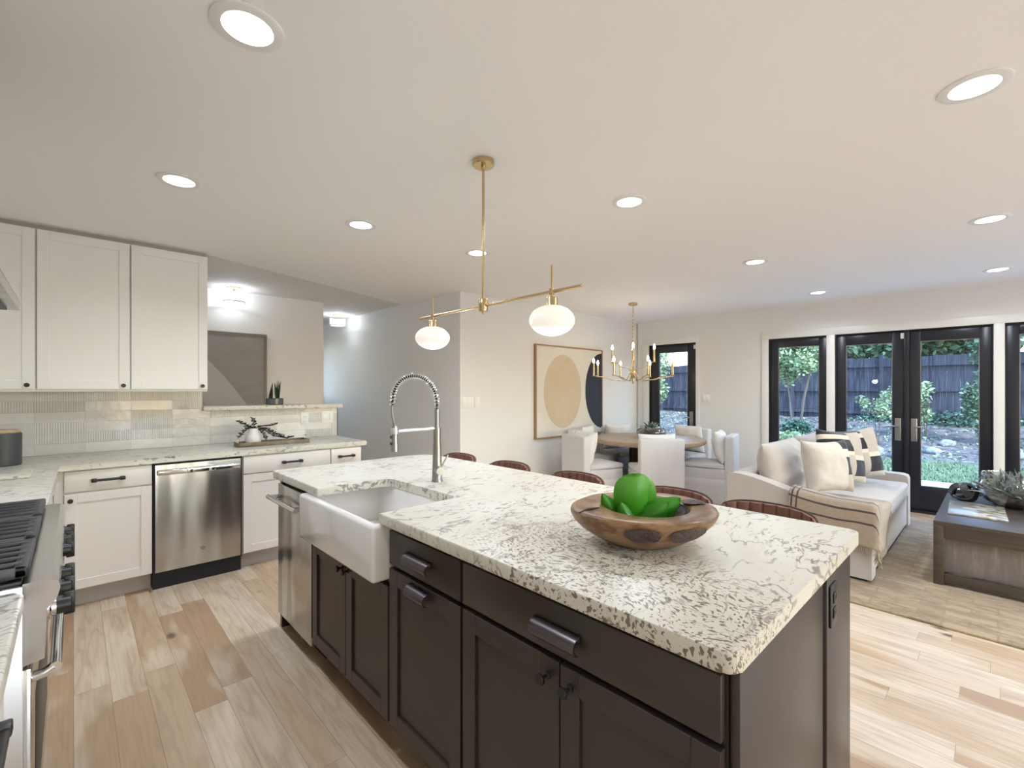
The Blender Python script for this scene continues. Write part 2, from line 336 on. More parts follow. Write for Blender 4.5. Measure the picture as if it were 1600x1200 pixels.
# ------------------------------------------------------------------ mesh helper
I4 = Matrix.Identity(4)
class MB:
    def __init__(s, mat=I4): s.bm = bmesh.new(); s.M = mat
    def _x(s, vs, m=None):
        mm = s.M if m is None else s.M @ m
        for v in vs: v.co = mm @ v.co
    def box(s, x0, x1, y0, y1, z0, z1, bev=0, seg=2, m=None):
        r = bmesh.ops.create_cube(s.bm, size=1); vs = r['verts']
        sx, sy, sz = abs(x1 - x0), abs(y1 - y0), abs(z1 - z0)
        for v in vs: v.co = Vector((v.co.x * sx + (x0 + x1) / 2, v.co.y * sy + (y0 + y1) / 2, v.co.z * sz + (z0 + z1) / 2))
        bev = min(bev, sx * .49, sy * .49, sz * .49)
        if bev > 0:
            es = list({e for v in vs for e in v.link_edges})
            r = bmesh.ops.bevel(s.bm, geom=es, offset=bev, segments=seg, affect='EDGES', profile=.5)
            vs = list({v for f in r['faces'] for v in f.verts} | {v for v in vs if v.is_valid})
        s._x(vs, m); return s
    def face(s, pts, m=None):
        vs = [s.bm.verts.new(p) for p in pts]; s.bm.faces.new(vs); s._x(vs, m); return s
    def prism(s, prof, a0, a1, axis='x', m=None):
        """closed profile of 2-D points extruded along an axis"""
        mk = {'x': lambda a, p: (a, p[0], p[1]), 'y': lambda a, p: (p[0], a, p[1]), 'z': lambda a, p: (p[0], p[1], a)}[axis]
        A = [s.bm.verts.new(mk(a0, p)) for p in prof]; B = [s.bm.verts.new(mk(a1, p)) for p in prof]; n = len(prof)
        for i in range(n): s.bm.faces.new((A[i], A[(i + 1) % n], B[(i + 1) % n], B[i]))
        s.bm.faces.new(A[::-1]); s.bm.faces.new(B); s._x(A + B, m); return s
    def lathe(s, prof, n=32, m=None, sx=1, sy=1, wob=None):
        rings = []; allv = []
        for (r, z) in prof:
            if r < 1e-5: ring = [s.bm.verts.new((0, 0, z))]
            else:
                ring = []
                for k in range(n):
                    a = 2 * math.pi * k / n; q = r * (wob(a, z) if wob else 1)
                    ring.append(s.bm.verts.new((q * math.cos(a) * sx, q * math.sin(a) * sy, z)))
            rings.append(ring); allv += ring
        for A, B in zip(rings, rings[1:]):
            for k in range(n):
                a, b = A[k % len(A)], A[(k + 1) % len(A)]; c, d = B[(k + 1) % len(B)], B[k % len(B)]
                q = [a] + ([b] if b is not a else []) + [c] + ([d] if d is not c else [])
                if len(q) >= 3: s.bm.faces.new(q)
        s._x(allv, m); return s
    def cyl(s, p0, p1, r0, r1=None, n=16):
        return s.tube([p0, p1], [r0, r0 if r1 is None else r1], n)
    def tube(s, pts, r, n=10, closed=False):
        pts = [Vector(p) for p in pts]; L = len(pts); rr = r if isinstance(r, (list, tuple)) else [r] * L
        rings = []; prev = None; allv = []
        for i, p in enumerate(pts):
            if closed: d = pts[(i + 1) % L] - pts[i - 1]
            else: d = pts[min(i + 1, L - 1)] - pts[max(i - 1, 0)]
            d.normalize()
            if prev is None: up = Vector((0, 0, 1)) if abs(d.z) < .9 else Vector((1, 0, 0)); a = d.cross(up).normalized()
            else: a = (prev - d * prev.dot(d)).normalized()
            prev = a; b = d.cross(a)
            ring = [s.bm.verts.new(p + (a * math.cos(2 * math.pi * k / n) + b * math.sin(2 * math.pi * k / n)) * rr[i]) for k in range(n)]
            rings.append(ring); allv += ring
        for i in range(L if closed else L - 1):
            A, B = rings[i], rings[(i + 1) % L]
            for k in range(n): s.bm.faces.new((A[k], A[(k + 1) % n], B[(k + 1) % n], B[k]))
        if not closed: s.bm.faces.new(rings[0][::-1]); s.bm.faces.new(rings[-1])
        s._x(allv); return s
    def grid(s, f, nu, nv, closed_u=False, m=None, uv=False):
        V = [[s.bm.verts.new(f(i / nu, j / nv)) for j in range(nv + 1)] for i in range(nu + (0 if closed_u else 1))]
        lay = s.bm.loops.layers.uv.verify() if uv else None
        for i in range(nu):
            for j in range(nv):
                i2 = (i + 1) % len(V) if closed_u else i + 1
                fc = s.bm.faces.new((V[i][j], V[i2][j], V[i2][j + 1], V[i][j + 1]))
                if uv:
                    for lp, (a, b) in zip(fc.loops, ((i, j), (i + 1, j), (i + 1, j + 1), (i, j + 1))): lp[lay].uv = (a / nu, b / nv)
        s._x([v for r in V for v in r], m); return s

def rmat(o):
    """world matrix of an object built by this script (location and z turn only)"""
    return Matrix.Translation(o.location) @ Matrix.Rotation(o.rotation_euler.z, 4, 'Z')
def obj(name, mb, mat, parent=None, smooth=35, local=False, sub=0, origin=None, solid=0):
    """link the shape as ONE mesh object; world coordinates are turned into the parent's own unless local"""
    bm = mb.bm; bmesh.ops.recalc_face_normals(bm, faces=bm.faces)
    base = Vector((0, 0, 0)); ro = parent
    while ro is not None and ro.parent is not None: ro = ro.parent
    if not local and ro is not None: bm.transform(rmat(ro).inverted())
    if origin is not None: bm.transform(Matrix.Translation(-Vector(origin)))
    me = bpy.data.meshes.new(name); bm.to_mesh(me); bm.free(); me.materials.append(M[mat])
    if smooth: me.shade_smooth(); me.set_sharp_from_angle(angle=R(smooth))
    o = bpy.data.objects.new(name, me); C.objects.link(o)
    if origin is not None: o.location = origin
    if parent is not None: o.parent = parent
    if solid:
        md = o.modifiers.new('thickness', 'SOLIDIFY'); md.thickness = solid; md.offset = 0
    if sub:
        md = o.modifiers.new('subsurf', 'SUBSURF'); md.levels = sub; md.render_levels = sub
    return o
def tag(o, label, cat, group=None, kind=None):
    if label: o['label'] = label
    if cat: o['category'] = cat
    if group: o['group'] = group
    if kind: o['kind'] = kind
    return o
def thing(name, label, cat, loc, rz=0, group=None):
    o = bpy.data.objects.new(name, None); C.objects.link(o); o.empty_display_size = .1
    o.location = loc; o.rotation_euler = (0, 0, rz); return tag(o, label, cat, group)
def struct(name, mb, mat, parent=None, smooth=35):
    o = obj(name, mb, mat, parent, smooth)
    if parent is None: o['kind'] = 'structure'
    return o
def dup(root, loc, rz, label, group=None):
    r = root.copy(); C.objects.link(r); r.location = loc; r.rotation_euler = (0, 0, rz); r['label'] = label
    if group: r['group'] = group
    for ch in list(root.children):
        c = ch.copy(); C.objects.link(c); c.parent = r
        for g in list(ch.children):
            d = g.copy(); C.objects.link(d); d.parent = c
    return r

# ------------------------------------------------------------------ the room shell
ZC = 2.48
m = MB(); m.box(-.9, 7.3, -4.9, 8.3, -.12, 0); struct('floor', m, 'floor')
m = MB()   # kitchen and living ceiling; its far edge is the crease over the pass-through
m.prism([(-.9, -4.9), (7.3, -4.9), (7.3, 4.3), (3.3, 4.3), (3.3, 5.36), (.80, 4.42), (-.9, 4.42)], ZC, ZC + .16, 'z'); struct('ceiling', m, 'ceiling')
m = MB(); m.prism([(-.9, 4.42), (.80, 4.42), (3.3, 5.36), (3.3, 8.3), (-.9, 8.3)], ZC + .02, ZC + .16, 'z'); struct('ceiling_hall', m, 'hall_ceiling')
m = MB(); m.box(-.92, -.72, -4.8, 8.2, 0, ZC + .02); struct('wall_left', m, 'wall')
m = MB(); m.box(-.72, .79, 4.66, 4.80, 0, ZC + .02); m.box(.79, 1.95, 4.66, 4.80, 0, 1.205); struct('wall_kitchen', m, 'hall_wall')
m = MB(); m.box(-.72, .79, 4.648, 4.66, .92, 1.40); m.box(.79, 1.95, 4.648, 4.66, .92, 1.205); struct('trim_1', m, 'tile'); 
m = MB(); m.box(1.95, 1.956, 4.644, 4.80, .92, 1.205); struct('trim_2', m, 'charcoal')
m = MB(); m.box(-.72, 2.31, 5.93, 6.07, 0, ZC + .04); m.box(2.17, 2.31, 6.07, 8.0, 0, ZC + .04); struct('wall_hall', m, 'hall_wall')
m = MB(); m.box(2.31, 3.1, 8.0, 8.14, 2.2, ZC + .04); m.box(2.31, 2.40, 8.0, 8.14, 1.3, 2.2); m.box(3.0, 3.1, 8.0, 8.14, 1.3, 2.2); m.box(2.31, 3.1, 8.0, 8.14, 0, 1.3); struct('wall_far', m, 'wall')
m = MB(); m.box(2.40, 2.46, 8.05, 8.1, 1.3, 2.2); m.box(2.94, 3.0, 8.05, 8.1, 1.3, 2.2); struct('added_window_5', m, 'blackdoor')  # unseen window added to bring daylight onto the far hall walls
m = MB(); m.prism([(3.1, 4.1), (3.24, 4.24), (3.24, 8.0), (3.1, 8.0)], 0, ZC + .04, 'z'); struct('wall_grey', m, 'hall_wall')
m = MB(); m.prism([(3.1, 4.1), (7.0, 4.1), (7.0, 4.24), (3.24, 4.24)], 0, ZC, 'z'); struct('wall_dining', m, 'wall')
m = MB(); m.box(3.12, 6.70, 4.085, 4.1, 0, .11, .004); struct('baseboard_dining', m, 'trim')

# window wall: local frame, a = distance along it from the dining corner, n = outwards, z up
ang = math.atan2(-1, .05)
WM = Matrix.Translation((6.72, 4.08, 0)) @ Matrix.Rotation(ang, 4, 'Z')   # local x runs along the wall; local +y is outwards
T_ = .14
m = MB(WM)
holes = [(.195, .965, 0, 2.11), (1.93, 4.99, 0, 2.085)]
m.box(0, .195, 0, T_, 0, ZC); m.box(.195, .965, 0, T_, 2.11, ZC); m.box(.965, 1.93, 0, T_, 0, ZC)
m.box(1.93, 4.99, 0, T_, 2.085, ZC); m.box(4.99, 5.35, 0, T_, 0, ZC)
m.box(5.35, 7.6, 0, T_, 2.085, ZC); m.box(5.35, 7.6, 0, T_, 0, .3); m.box(7.6, 9.0, 0, T_, 0, ZC)
struct('wall_window', m, 'wall')
m = MB(WM); m.box(1.03, 1.85, -.015, 0, 0, .12, .004); struct('baseboard_window', m, 'trim')
m = MB(WM); m.box(.10, .20, -.018, 0, 0, 2.11, .003); m.box(.96, 1.02, -.018, 0, 0, 2.11, .003); m.box(.10, 1.02, -.018, 0, 2.1, 2.195, .003); struct('trim_3', m, 'trim')
m = MB(WM)
m.box(1.86, 1.945, -.018, 0, 0, 2.07, .003); m.box(1.86, 5.05, -.018, 0, 2.07, 2.16, .003)
m.box(2.60, 2.685, -.018, .06, 0, 2.08, .003); m.box(4.05, 4.13, -.018, .06, 0, 2.08, .003); m.box(4.98, 5.05, -.018, 0, 0, 2.07, .003)
struct('trim_4', m, 'trim')

def door_panel(name, a0, a1, z0, z1, ga0, ga1, gz0, gz1, n0=.035, handle=None, lean=0):
    d = bpy.data.objects.new(name, None); C.objects.link(d); d['kind'] = 'structure'
    c = WM @ Vector(((a0 + a1) / 2, n0, 0)); d.location = c; d.rotation_euler = (0, 0, ang)
    f = MB(WM)
    f.box(a0, ga0, n0, n0 + .045, z0, z1, .003); f.box(ga1, a1, n0, n0 + .045, z0, z1, .003)
    f.box(ga0, ga1, n0, n0 + .045, gz1, z1, .003); f.box(ga0, ga1, n0, n0 + .045, z0, gz0, .003)
    obj('frame', f, 'blackdoor', d)
    g = MB(WM); g.face([(ga0, n0 + .022, gz0), (ga1, n0 + .022, gz0), (ga1, n0 + .022, gz1), (ga0, n0 + .022, gz1)]); obj('pane', g, 'pane', d, smooth=0)
    s = MB(WM); w_ = .007
    for (x0, x1, y0, y1) in ((ga0, ga0 + w_, gz0, gz1), (ga1 - w_, ga1, gz0, gz1), (ga0, ga1, gz0, gz0 + w_), (ga0, ga1, gz1 - w_, gz1)): s.box(x0, x1, n0 + .012, n0 + .018, y0, y1)
    obj('glazing_bead', s, 'nickel', d)
    if handle:
        ha, sgn = handle; h = MB(WM)
        h.box(ha - .028, ha + .028, n0 - .010, n0, .80, 1.06, .026, 4); pl = obj('handle_plate', h, 'nickel', d)
        l = MB(WM); l.cyl((ha, n0 - .01, .965), (ha, n0 - .05, .965), .010); l.tube([(ha, n0 - .05, .965), (ha + sgn * .05, n0 - .052, .968), (ha + sgn * .115, n0 - .045, .955)], [.010, .009, .007]); obj('lever', l, 'nickel', pl)
        k = MB(WM); k.cyl((ha, n0 - .01, .86), (ha, n0 - .022, .86), .016); obj('lock_cylinder', k, 'nickel', pl)
    return d
door_panel('door_1', .21, .95, .03, 2.095, .355, .815, .25, 1.975, handle=(.875, -1))
door_panel('door_2', 2.70, 3.335, .03, 2.06, 2.795, 3.235, .30, 1.935, handle=(3.285, -1))
door_panel('door_3', 3.385, 4.04, .03, 2.06, 3.48, 3.95, .30, 1.935, handle=(3.425, 1))
door_panel('window_1', 1.955, 2.595, .20, 2.055, 2.052, 2.512, .34, 1.955)
door_panel('window_2', 4.14, 4.975, .20, 2.055, 4.235, 4.88, .34, 1.955)
door_panel('window_3', 5.37, 7.58, .31, 2.075, 5.47, 7.48, .41, 1.975)
m = MB(WM); m.box(1.945, 2.60, .02, T_, 0, .20); m.box(4.13, 4.98, .02, T_, 0, .20); struct('trim_5', m, 'wall')
m = MB(WM); m.box(3.335, 3.385, .02, .06, .03, 2.07, .004); m.box(3.345, 3.375, .005, .03, .03, 2.07, .004); m.box(2.685, 4.05, .02, .09, 2.06, 2.085); m.box(2.685, 2.70, .02, .09, .03, 2.07); m.box(4.04, 4.05, .02, .09, .03, 2.07)
m.box(.195, .21, .02, .09, .03, 2.11); m.box(.95, .965, .02, .09, .03, 2.11); m.box(.195, .965, .02, .09, 2.095, 2.11)
m.box(1.945, 2.60, .02, .09, 2.05, 2.085); m.box(4.13, 4.98, .02, .09, 2.05, 2.085); m.box(4.13, 4.145, .02, .09, .2, 2.085); m.box(4.97, 4.99, .02, .09, .2, 2.085); m.box(1.93, 1.958, .02, .09, .2, 2.085); m.box(2.595, 2.60, .02, .09, .2, 2.07); struct('trim_6', m, 'blackdoor')
m = MB(WM); m.box(2.685, 4.05, 0, T_ + .05, 0, .03); m.box(.195, .965, 0, T_ + .05, 0, .03); struct('trim_7', m, 'blackdoor')
# wall behind the camera, with an unseen wide window added to let daylight in
m = MB(); y0 = -4.7
m.box(-.72, .6, y0 - .14, y0, 0, ZC); m.box(.6, 6.2, y0 - .14, y0, 2.3, ZC); m.box(.6, 6.2, y0 - .14, y0, 0, .06); m.box(6.2, 7.25, y0 - .14, y0, 0, ZC); struct('wall_rear', m, 'wall')
m = MB()
for x in (.6, 2.43, 4.27, 6.1): m.box(x, x + .1, y0 - .1, y0 - .04, .06, 2.3)
m.box(.6, 6.2, y0 - .1, y0 - .04, 2.2, 2.3); m.box(.6, 6.2, y0 - .1, y0 - .04, .06, .16); struct('added_window_4', m, 'blackdoor')

# ------------------------------------------------------------------ cabinets
def frameM(origin, along, normal):
    a = Vector(along); b = Vector(normal); return Matrix(((a.x, b.x, 0, origin[0]), (a.y, b.y, 0, origin[1]), (a.z, b.z, 1, origin[2]), (0, 0, 0, 1)))
def shaker(mb, a0, a1, z0, z1, st=.058, th=.02, rec=.009):
    mb.box(a0, a0 + st, 0, th, z0, z1, .0015, 1); mb.box(a1 - st, a1, 0, th, z0, z1, .0015, 1)
    mb.box(a0 + st, a1 - st, 0, th, z1 - st, z1, .0015, 1); mb.box(a0 + st, a1 - st, 0, th, z0, z0 + st, .0015, 1)
    mb.box(a0 + st - .003, a1 - st + .003, 0, th - rec, z0 + st - .003, z1 - st + .003)
def knob(FM, a, z, th, parent, r=.014):
    k = MB(FM @ Matrix.Translation((a, th, z)) @ Matrix.Rotation(R(-90), 4, 'X'))
    k.lathe([(0, -.001), (r * .75, -.001), (r * .7, .003), (r * .38, .006), (r * .36, .016), (r * .8, .02), (r, .024), (r, .028), (r * .9, .031), (0, .031)], 20); return obj('knob', k, 'black', parent)
def bar_pull(FM, a, z, th, parent, L=.14):
    k = MB(FM); k.box(a - L / 2, a + L / 2, th + .022, th + .034, z - .008, z + .008, .004)
    for e in (-1, 1): k.box(a + e * L / 2 - .014, a + e * L / 2 + .014, th, th + .036, z - .011, z + .011, .004)
    return obj('pull', k, 'black', parent)
def cup_pull(FM, a, z, th, parent, L=.15):
    k = MB(FM); n = 9; out = []
    for i in range(n): t = math.pi * (.02 + .80 * i / (n - 1)); out.append((th + .030 * math.sin(t) + .002, z + .024 * math.cos(t)))
    inn = [(th + (y - th) * .82, z + (zz - z) * .82) for y, zz in out]
    k.prism(out + inn[::-1], a - L / 2, a + L / 2, 'x')
    for e in (-1, 1): k.prism(out + [(th, z - .018), (th, z + .024)], a + e * (L / 2) - .0015, a + e * (L / 2) + .0015, 'x') if e < 0 else k.box(a + L / 2 - .004, a + L / 2 + .001, th, th + .014, z + .012, z + .025, .002)
    return obj('pull', k, 'bronze', parent)
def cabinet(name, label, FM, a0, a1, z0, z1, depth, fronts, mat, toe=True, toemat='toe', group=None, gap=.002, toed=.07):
    o = FM @ Vector(((a0 + a1) / 2, -depth / 2, 0 if toe else z0)); root = thing(name, label, 'cabinet', o, 0, group)
    b = MB(FM); b.box(a0 + .0005, a1 - .0005, -depth, -.002, z0, z1); obj('body', b, mat, root)
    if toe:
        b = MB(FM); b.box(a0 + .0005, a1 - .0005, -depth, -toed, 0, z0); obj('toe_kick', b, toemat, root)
    for fr in fronts:
        kind, f0, f1, y0_, y1_, hw = fr[:6]
        b = MB(FM)
        if kind == 'door': shaker(b, f0 + gap, f1 - gap, y0_ + gap, y1_ - gap)
        else: b.box(f0 + gap, f1 - gap, 0, .02, y0_ + gap, y1_ - gap, .003, 2)
        d = obj('door' if kind == 'door' else 'drawer', b, mat, root)
        if hw and hw[0] == 'knob': knob(FM, hw[1], hw[2], .02, d)
        if hw and hw[0] == 'bar': bar_pull(FM, hw[1], hw[2], .02, d, hw[3] if len(hw) > 3 else .14)
        if hw and hw[0] == 'cup': cup_pull(FM, hw[1], hw[2], .02, d, hw[3] if len(hw) > 3 else .15)
    return root
# kitchen wall base cabinets, facing the camera (-Y)
KB = frameM((0, 4.01, 0), (1, 0, 0), (0, -1, 0))
cabinet('base_cabinet', 'cream base cabinet with one drawer and one door, in the corner beside the range', KB, -.09, .392, .12, .878, .63,
        [('drawer', -.045, .39, .738, .872, ('bar', .165, .805)), ('door', -.045, .39, .125, .732, ('knob', -.015, .69))], 'cab_cream')
cabinet('base_cabinet', 'cream base cabinet right of the steel dishwasher, under the wooden tray', KB, .94, 1.618, .12, .878, .63,
        [('drawer', .944, 1.616, .735, .872, ('bar', 1.30, .80, .13)), ('door', .944, 1.616, .125, .73, ('knob', 1.58, .69))], 'cab_cream')
cabinet('base_cabinet', 'narrow cream base cabinet at the open end of the wall counter', KB, 1.62, 1.90, .12, .878, .63,
        [('drawer', 1.622, 1.898, .735, .872, ('bar', 1.755, .80, .12)), ('door', 1.622, 1.898, .125, .73, ('knob', 1.66, .69))], 'cab_cream')
def steel_dishwasher():
    r = thing('dishwasher', 'stainless dishwasher built in under the wall counter between cream cabinets', 'dishwasher', (.667, 4.3, 0))
    b = MB(KB); b.box(.396, .936, -.60, -.012, .0, .878); b.box(.396, .405, -.012, .016, .11, .878); b.box(.928, .936, -.012, .016, .11, .878); b.box(.405, .928, -.012, .004, .862, .878); obj('tub', b, 'dark_in', r)
    b = MB(KB)
    prof = [(-.01, .862)] + [(.02 + .007 * math.sin(math.pi * (i / 14) ** .8), .862 - .74 * i / 14) for i in range(15)] + [(-.01, .122)]
    b.prism(prof, .407, .926, 'x'); d = obj('door', b, 'steel', r, 60)
    b = MB(KB); b.box(.418, .915, .05, .062, .795, .83, .005)
    for a in (.60, .735): b.box(a - .022, a + .022, .02, .065, .793, .832, .008, 3)
    obj('handle', b, 'chrome', d)
    b = MB(KB @ Matrix.Translation((.682, .036, .235)) @ Matrix.Rotation(R(-90), 4, 'X')); b.tube([(-.014, -.004, 0), (-.005, .007, 0), (.008, .006, 0), (.013, -.003, 0), (.004, -.009, 0), (-.006, -.002, 0)], .0014, 6, True); obj('badge', b, 'black', d)
    b = MB(KB); b.box(.40, .932, -.05, -.04, 0.004, .115); obj('kick_plate', b, 'black', r)
steel_dishwasher()
# left run, facing +X
KL = frameM((-.11, 0, 0), (0, 1, 0), (1, 0, 0))
cabinet('base_cabinet', 'cream base cabinet on the left wall beyond the range, seen edge-on', KL, 2.60, 3.93, .12, .878, .60,
        [('drawer', 2.61, 3.26, .735, .872, None), ('drawer', 3.27, 3.92, .735, .872, None), ('door', 2.61, 3.26, .125, .73, None), ('door', 3.27, 3.92, .125, .73, None)], 'cab_cream')
KN = frameM((-.132, 0, 0), (0, 1, 0), (1, 0, 0))
cabinet('base_cabinet', 'drawer cabinet with black pulls left of the camera, this side of the range', KN, .35, 1.525, .12, .878, .575,
        [('drawer', .95, 1.52, .735, .872, ('bar', 1.04, .80, .26)), ('drawer', .95, 1.52, .44, .73, ('bar', 1.04, .60, .26)), ('drawer', .95, 1.52, .125, .435, None), ('door', .36, .94, .125, .872, None)], 'cab_cream')
# uppers
KU = frameM((0, 4.37, 0), (1, 0, 0), (0, -1, 0))
for a0, a1, lab in ((-.655, -.18, 'white upper cabinet cut off by the left picture edge, behind the range hood'), (-.18, .30, 'middle white upper cabinet above the tiled wall'), (.30, .78, 'white upper cabinet at the right end, beside the pass-through')):
    cabinet('wall_cabinet', lab, KU, a0, a1, 1.372, 2.449, .286, [('door', a0 + .001, a1 - .001, 1.385, 2.445, ('knob', a1 - .04, 1.415))], 'cab_white', toe=False, gap=.004)
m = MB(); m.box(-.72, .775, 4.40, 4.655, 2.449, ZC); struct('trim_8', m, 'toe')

# granite slabs
def slab(name, label, prof, z0, z1, bev=.007):
    b = MB(); b.prism(prof, z0, z1, 'z'); es = [e for e in b.bm.edges]
    bmesh.ops.bevel(b.bm, geom=es, offset=bev, segments=3, affect='EDGES', profile=.5)
    return tag(obj(name, b, 'granite'), label, 'countertop')
slab('countertop', 'L-shaped granite worktop along the tiled wall and into the left corner', [(-.715, 2.59), (-.07, 2.59), (-.07, 3.975), (1.945, 3.975), (1.945, 4.643), (-.715, 4.643)], .880, .92)
slab('countertop', 'granite worktop on the drawer cabinet, this side of the range', [(-.715, .33), (-.082, .33), (-.082, 1.53), (-.715, 1.53)], .880, .92)
def rounded(pts, rad, n=5):
    out = []; L = len(pts)
    for i, p in enumerate(pts):
        p = Vector(p); a = Vector(pts[i - 1]) - p; c = Vector(pts[(i + 1) % L]) - p; r = rad[i]
        if r == 0: out.append(tuple(p)); continue
        a.normalize(); c.normalize(); s, e = p + a * r, p + c * r
        for k in range(n + 1):
            t = k / n; q = s * (1 - t) ** 2 + p * 2 * t * (1 - t) + e * t ** 2; out.append(tuple(q))
    return out
slab('island_countertop', 'large island worktop of veined white granite with a farmhouse sink cut-out',
     rounded([(.828, .312), (1.872, .312), (1.872, 2.872), (.828, 2.872), (.828, 2.20), (1.20, 2.20), (1.20, 1.60), (.828, 1.60)], [.03, .03, .16, .02, .0, .05, .03, .0]), .880, .92, .006)
slab('ledge', 'granite ledge on top of the half wall at the pass-through', [(.792, 4.60), (1.99, 4.60), (1.99, 4.90), (.792, 4.90)], 1.205, 1.243, .006)

# ------------------------------------------------------------------ island
IB = frameM((.88, 0, 0), (0, -1, 0), (-1, 0, 0))     # a = -y
cabinet('island_cabinet', 'dark island cabinet with one wide drawer above two doors, nearest the camera', IB, -1.130, -.345, .12, .874, .58,
        [('drawer', -1.127, -.348, .728, .858, ('cup', -.743, .782, .145)), ('door', -1.127, -.738, .125, .716, ('knob', -.778, .667)), ('door', -.738, -.348, .125, .716, ('knob', -.706, .667))], 'dark', toemat='dark')
cabinet('island_cabinet', 'dark island cabinet with a drawer over a pull-out door, right of the sink', IB, -1.580, -1.132, .12, .874, .58,
        [('drawer', -1.578, -1.136, .728, .858, ('cup', -1.365, .784)), ('door', -1.578, -1.136, .125, .716, ('cup', -1.363, .680, .12))], 'dark', toemat='dark')
r_ = cabinet('island_cabinet', 'dark island cabinet with two small doors under the farmhouse sink', IB, -2.355, -1.582, .12, .655, .58,
        [('door', -2.35, -1.962, .125, .640, ('knob', -1.99, .60)), ('door', -1.960, -1.585, .125, .640, ('knob', -1.935, .60))], 'dark', toemat='dark')
def island_dw():
    r = thing('dishwasher', 'tall steel appliance with a bar handle at the far end of the island', 'dishwasher', (1.15, 2.62, 0))
    b = MB(IB); b.box(-2.87, -2.36, -.60, -.01, .12, .876); obj('body', b, 'dark_in', r)
    b = MB(IB); b.box(-2.868, -2.362, -.008, .022, .10, .845, .003); d = obj('door', b, 'steel', r)
    b = MB(IB)
    b.cyl((-2.87, .075, .775), (-2.42, .075, .775), .013, n=20)
    for a in (-2.84, -2.45): b.box(a - .016, a + .016, .02, .078, .764, .786, .006)
    obj('handle', b, 'chrome', d)
    b = MB(IB); b.box(-2.85, -2.38, -.59, -.06, 0, .12); obj('toe_kick', b, 'dark_in', r)
    b = MB(IB); b.box(-2.90, -2.872, -.60, .0, 0, .876); obj('side_panel', b, 'dark', r)
island_dw()
def end_panel():
    r = thing('island_end_panel', 'dark brown panelled end of the island facing the living room', 'panel', (1.3, .33, 0))
    b = MB(); b.box(.884, 1.462, .325, .343, 0, .878, .002); obj('panel', b, 'dark', r)
    b = MB(); b.box(1.482, 1.765, .32, .42, 0, .878, .002); obj('post', b, 'dark', r)
    b = MB(); b.box(1.462, 1.482, .333, .40, 0, .878); obj('reveal', b, 'dark_in', r)
    b = MB(); b.box(1.768, 1.79, .325, .42, 0, .878, .002); obj('edge_strip', b, 'dark', r)
end_panel()
b = MB(); b.box(1.484, 1.50, .425, 2.87, 0, .878); tag(obj('island_back_panel', b, 'dark'), 'dark panel closing the seating side of the island, behind the stools', 'panel')
def outlet(name, label, M4, w_, h_, mat, gangs=1, mode='outlet', loc=(0, 0, 0)):
    r = thing(name, label, 'outlet' if mode == 'outlet' else 'switch', M4 @ Vector((0, 0, 0)))
    b = MB(M4); b.box(-w_ / 2, w_ / 2, 0, .006, -h_ / 2, h_ / 2, .003); obj('cover_plate', b, mat, r)
    step = w_ / gangs
    for g in range(gangs):
        a = -w_ / 2 + step * (g + .5)
        if mode == 'outlet':
            for s in (-1, 1):
                b = MB(M4); b.box(a - .016, a + .016, .006, .009, s * .021 - .014, s * .021 + .014, .004); sk = obj('socket', b, mat, r)
                b = MB(M4); b.box(a - .007, a - .005, .009, .0096, s * .021 - .004, s * .021 + .006); b.box(a + .005, a + .007, .009, .0096, s * .021 - .004, s * .021 + .006); obj('slot', b, 'dark_in', sk)
        else:
            b = MB(M4); b.box(a - .015, a + .015, .006, .010, -.032, .032, .003); obj('rocker', b, mat, r)
    return r
outlet('outlet', 'black outlet high on the end post of the island', frameM((1.535, .32, .785), (1, 0, 0), (0, -1, 0)), .07, .115, 'black')
outlet('outlet', 'white outlet on the tiled half wall, right of the wooden tray', frameM((1.63, 4.648, 1.105), (1, 0, 0), (0, -1, 0)), .075, .12, 'white_plastic')
outlet('switch_plate', 'white switch plate at the right end of the tiled half wall', frameM((1.85, 4.648, 1.112), (1, 0, 0), (0, -1, 0)), .12, .12, 'white_plastic', 2, 'switch')
outlet('switch_plate', 'wide white switch plate left of the abstract painting', frameM((3.21, 4.1, 1.245), (1, 0, 0), (0, -1, 0)), .165, .12, 'white_plastic', 3, 'switch')
outlet('switch_plate', 'narrow white switch plate just right of the wide one by the painting', frameM((3.345, 4.1, 1.245), (1, 0, 0), (0, -1, 0)), .075, .12, 'white_plastic', 1, 'switch')
outlet('switch_plate', 'white switch plate beside the narrow glass door', frameM(tuple(WM @ Vector((1.105, 0, 1.26))), tuple((WM.to_3x3() @ Vector((1, 0, 0)))), tuple(WM.to_3x3() @ Vector((0, -1, 0)))), .12, .12, 'white_plastic', 2, 'switch')
for a, n0, lab in ((3.325, .035, 'small white door sensor at the top between the double doors'), (.93, .035, 'small white door sensor at the top of the narrow glass door')):
    b = MB(WM); b.box(a - .016, a + .016, n0 - .018, n0, 1.955 + (.05 if a < 1 else .02), 2.04 + (.03 if a < 1 else 0), .004); tag(obj('door_sensor', b, 'white_plastic'), lab, 'sensor')

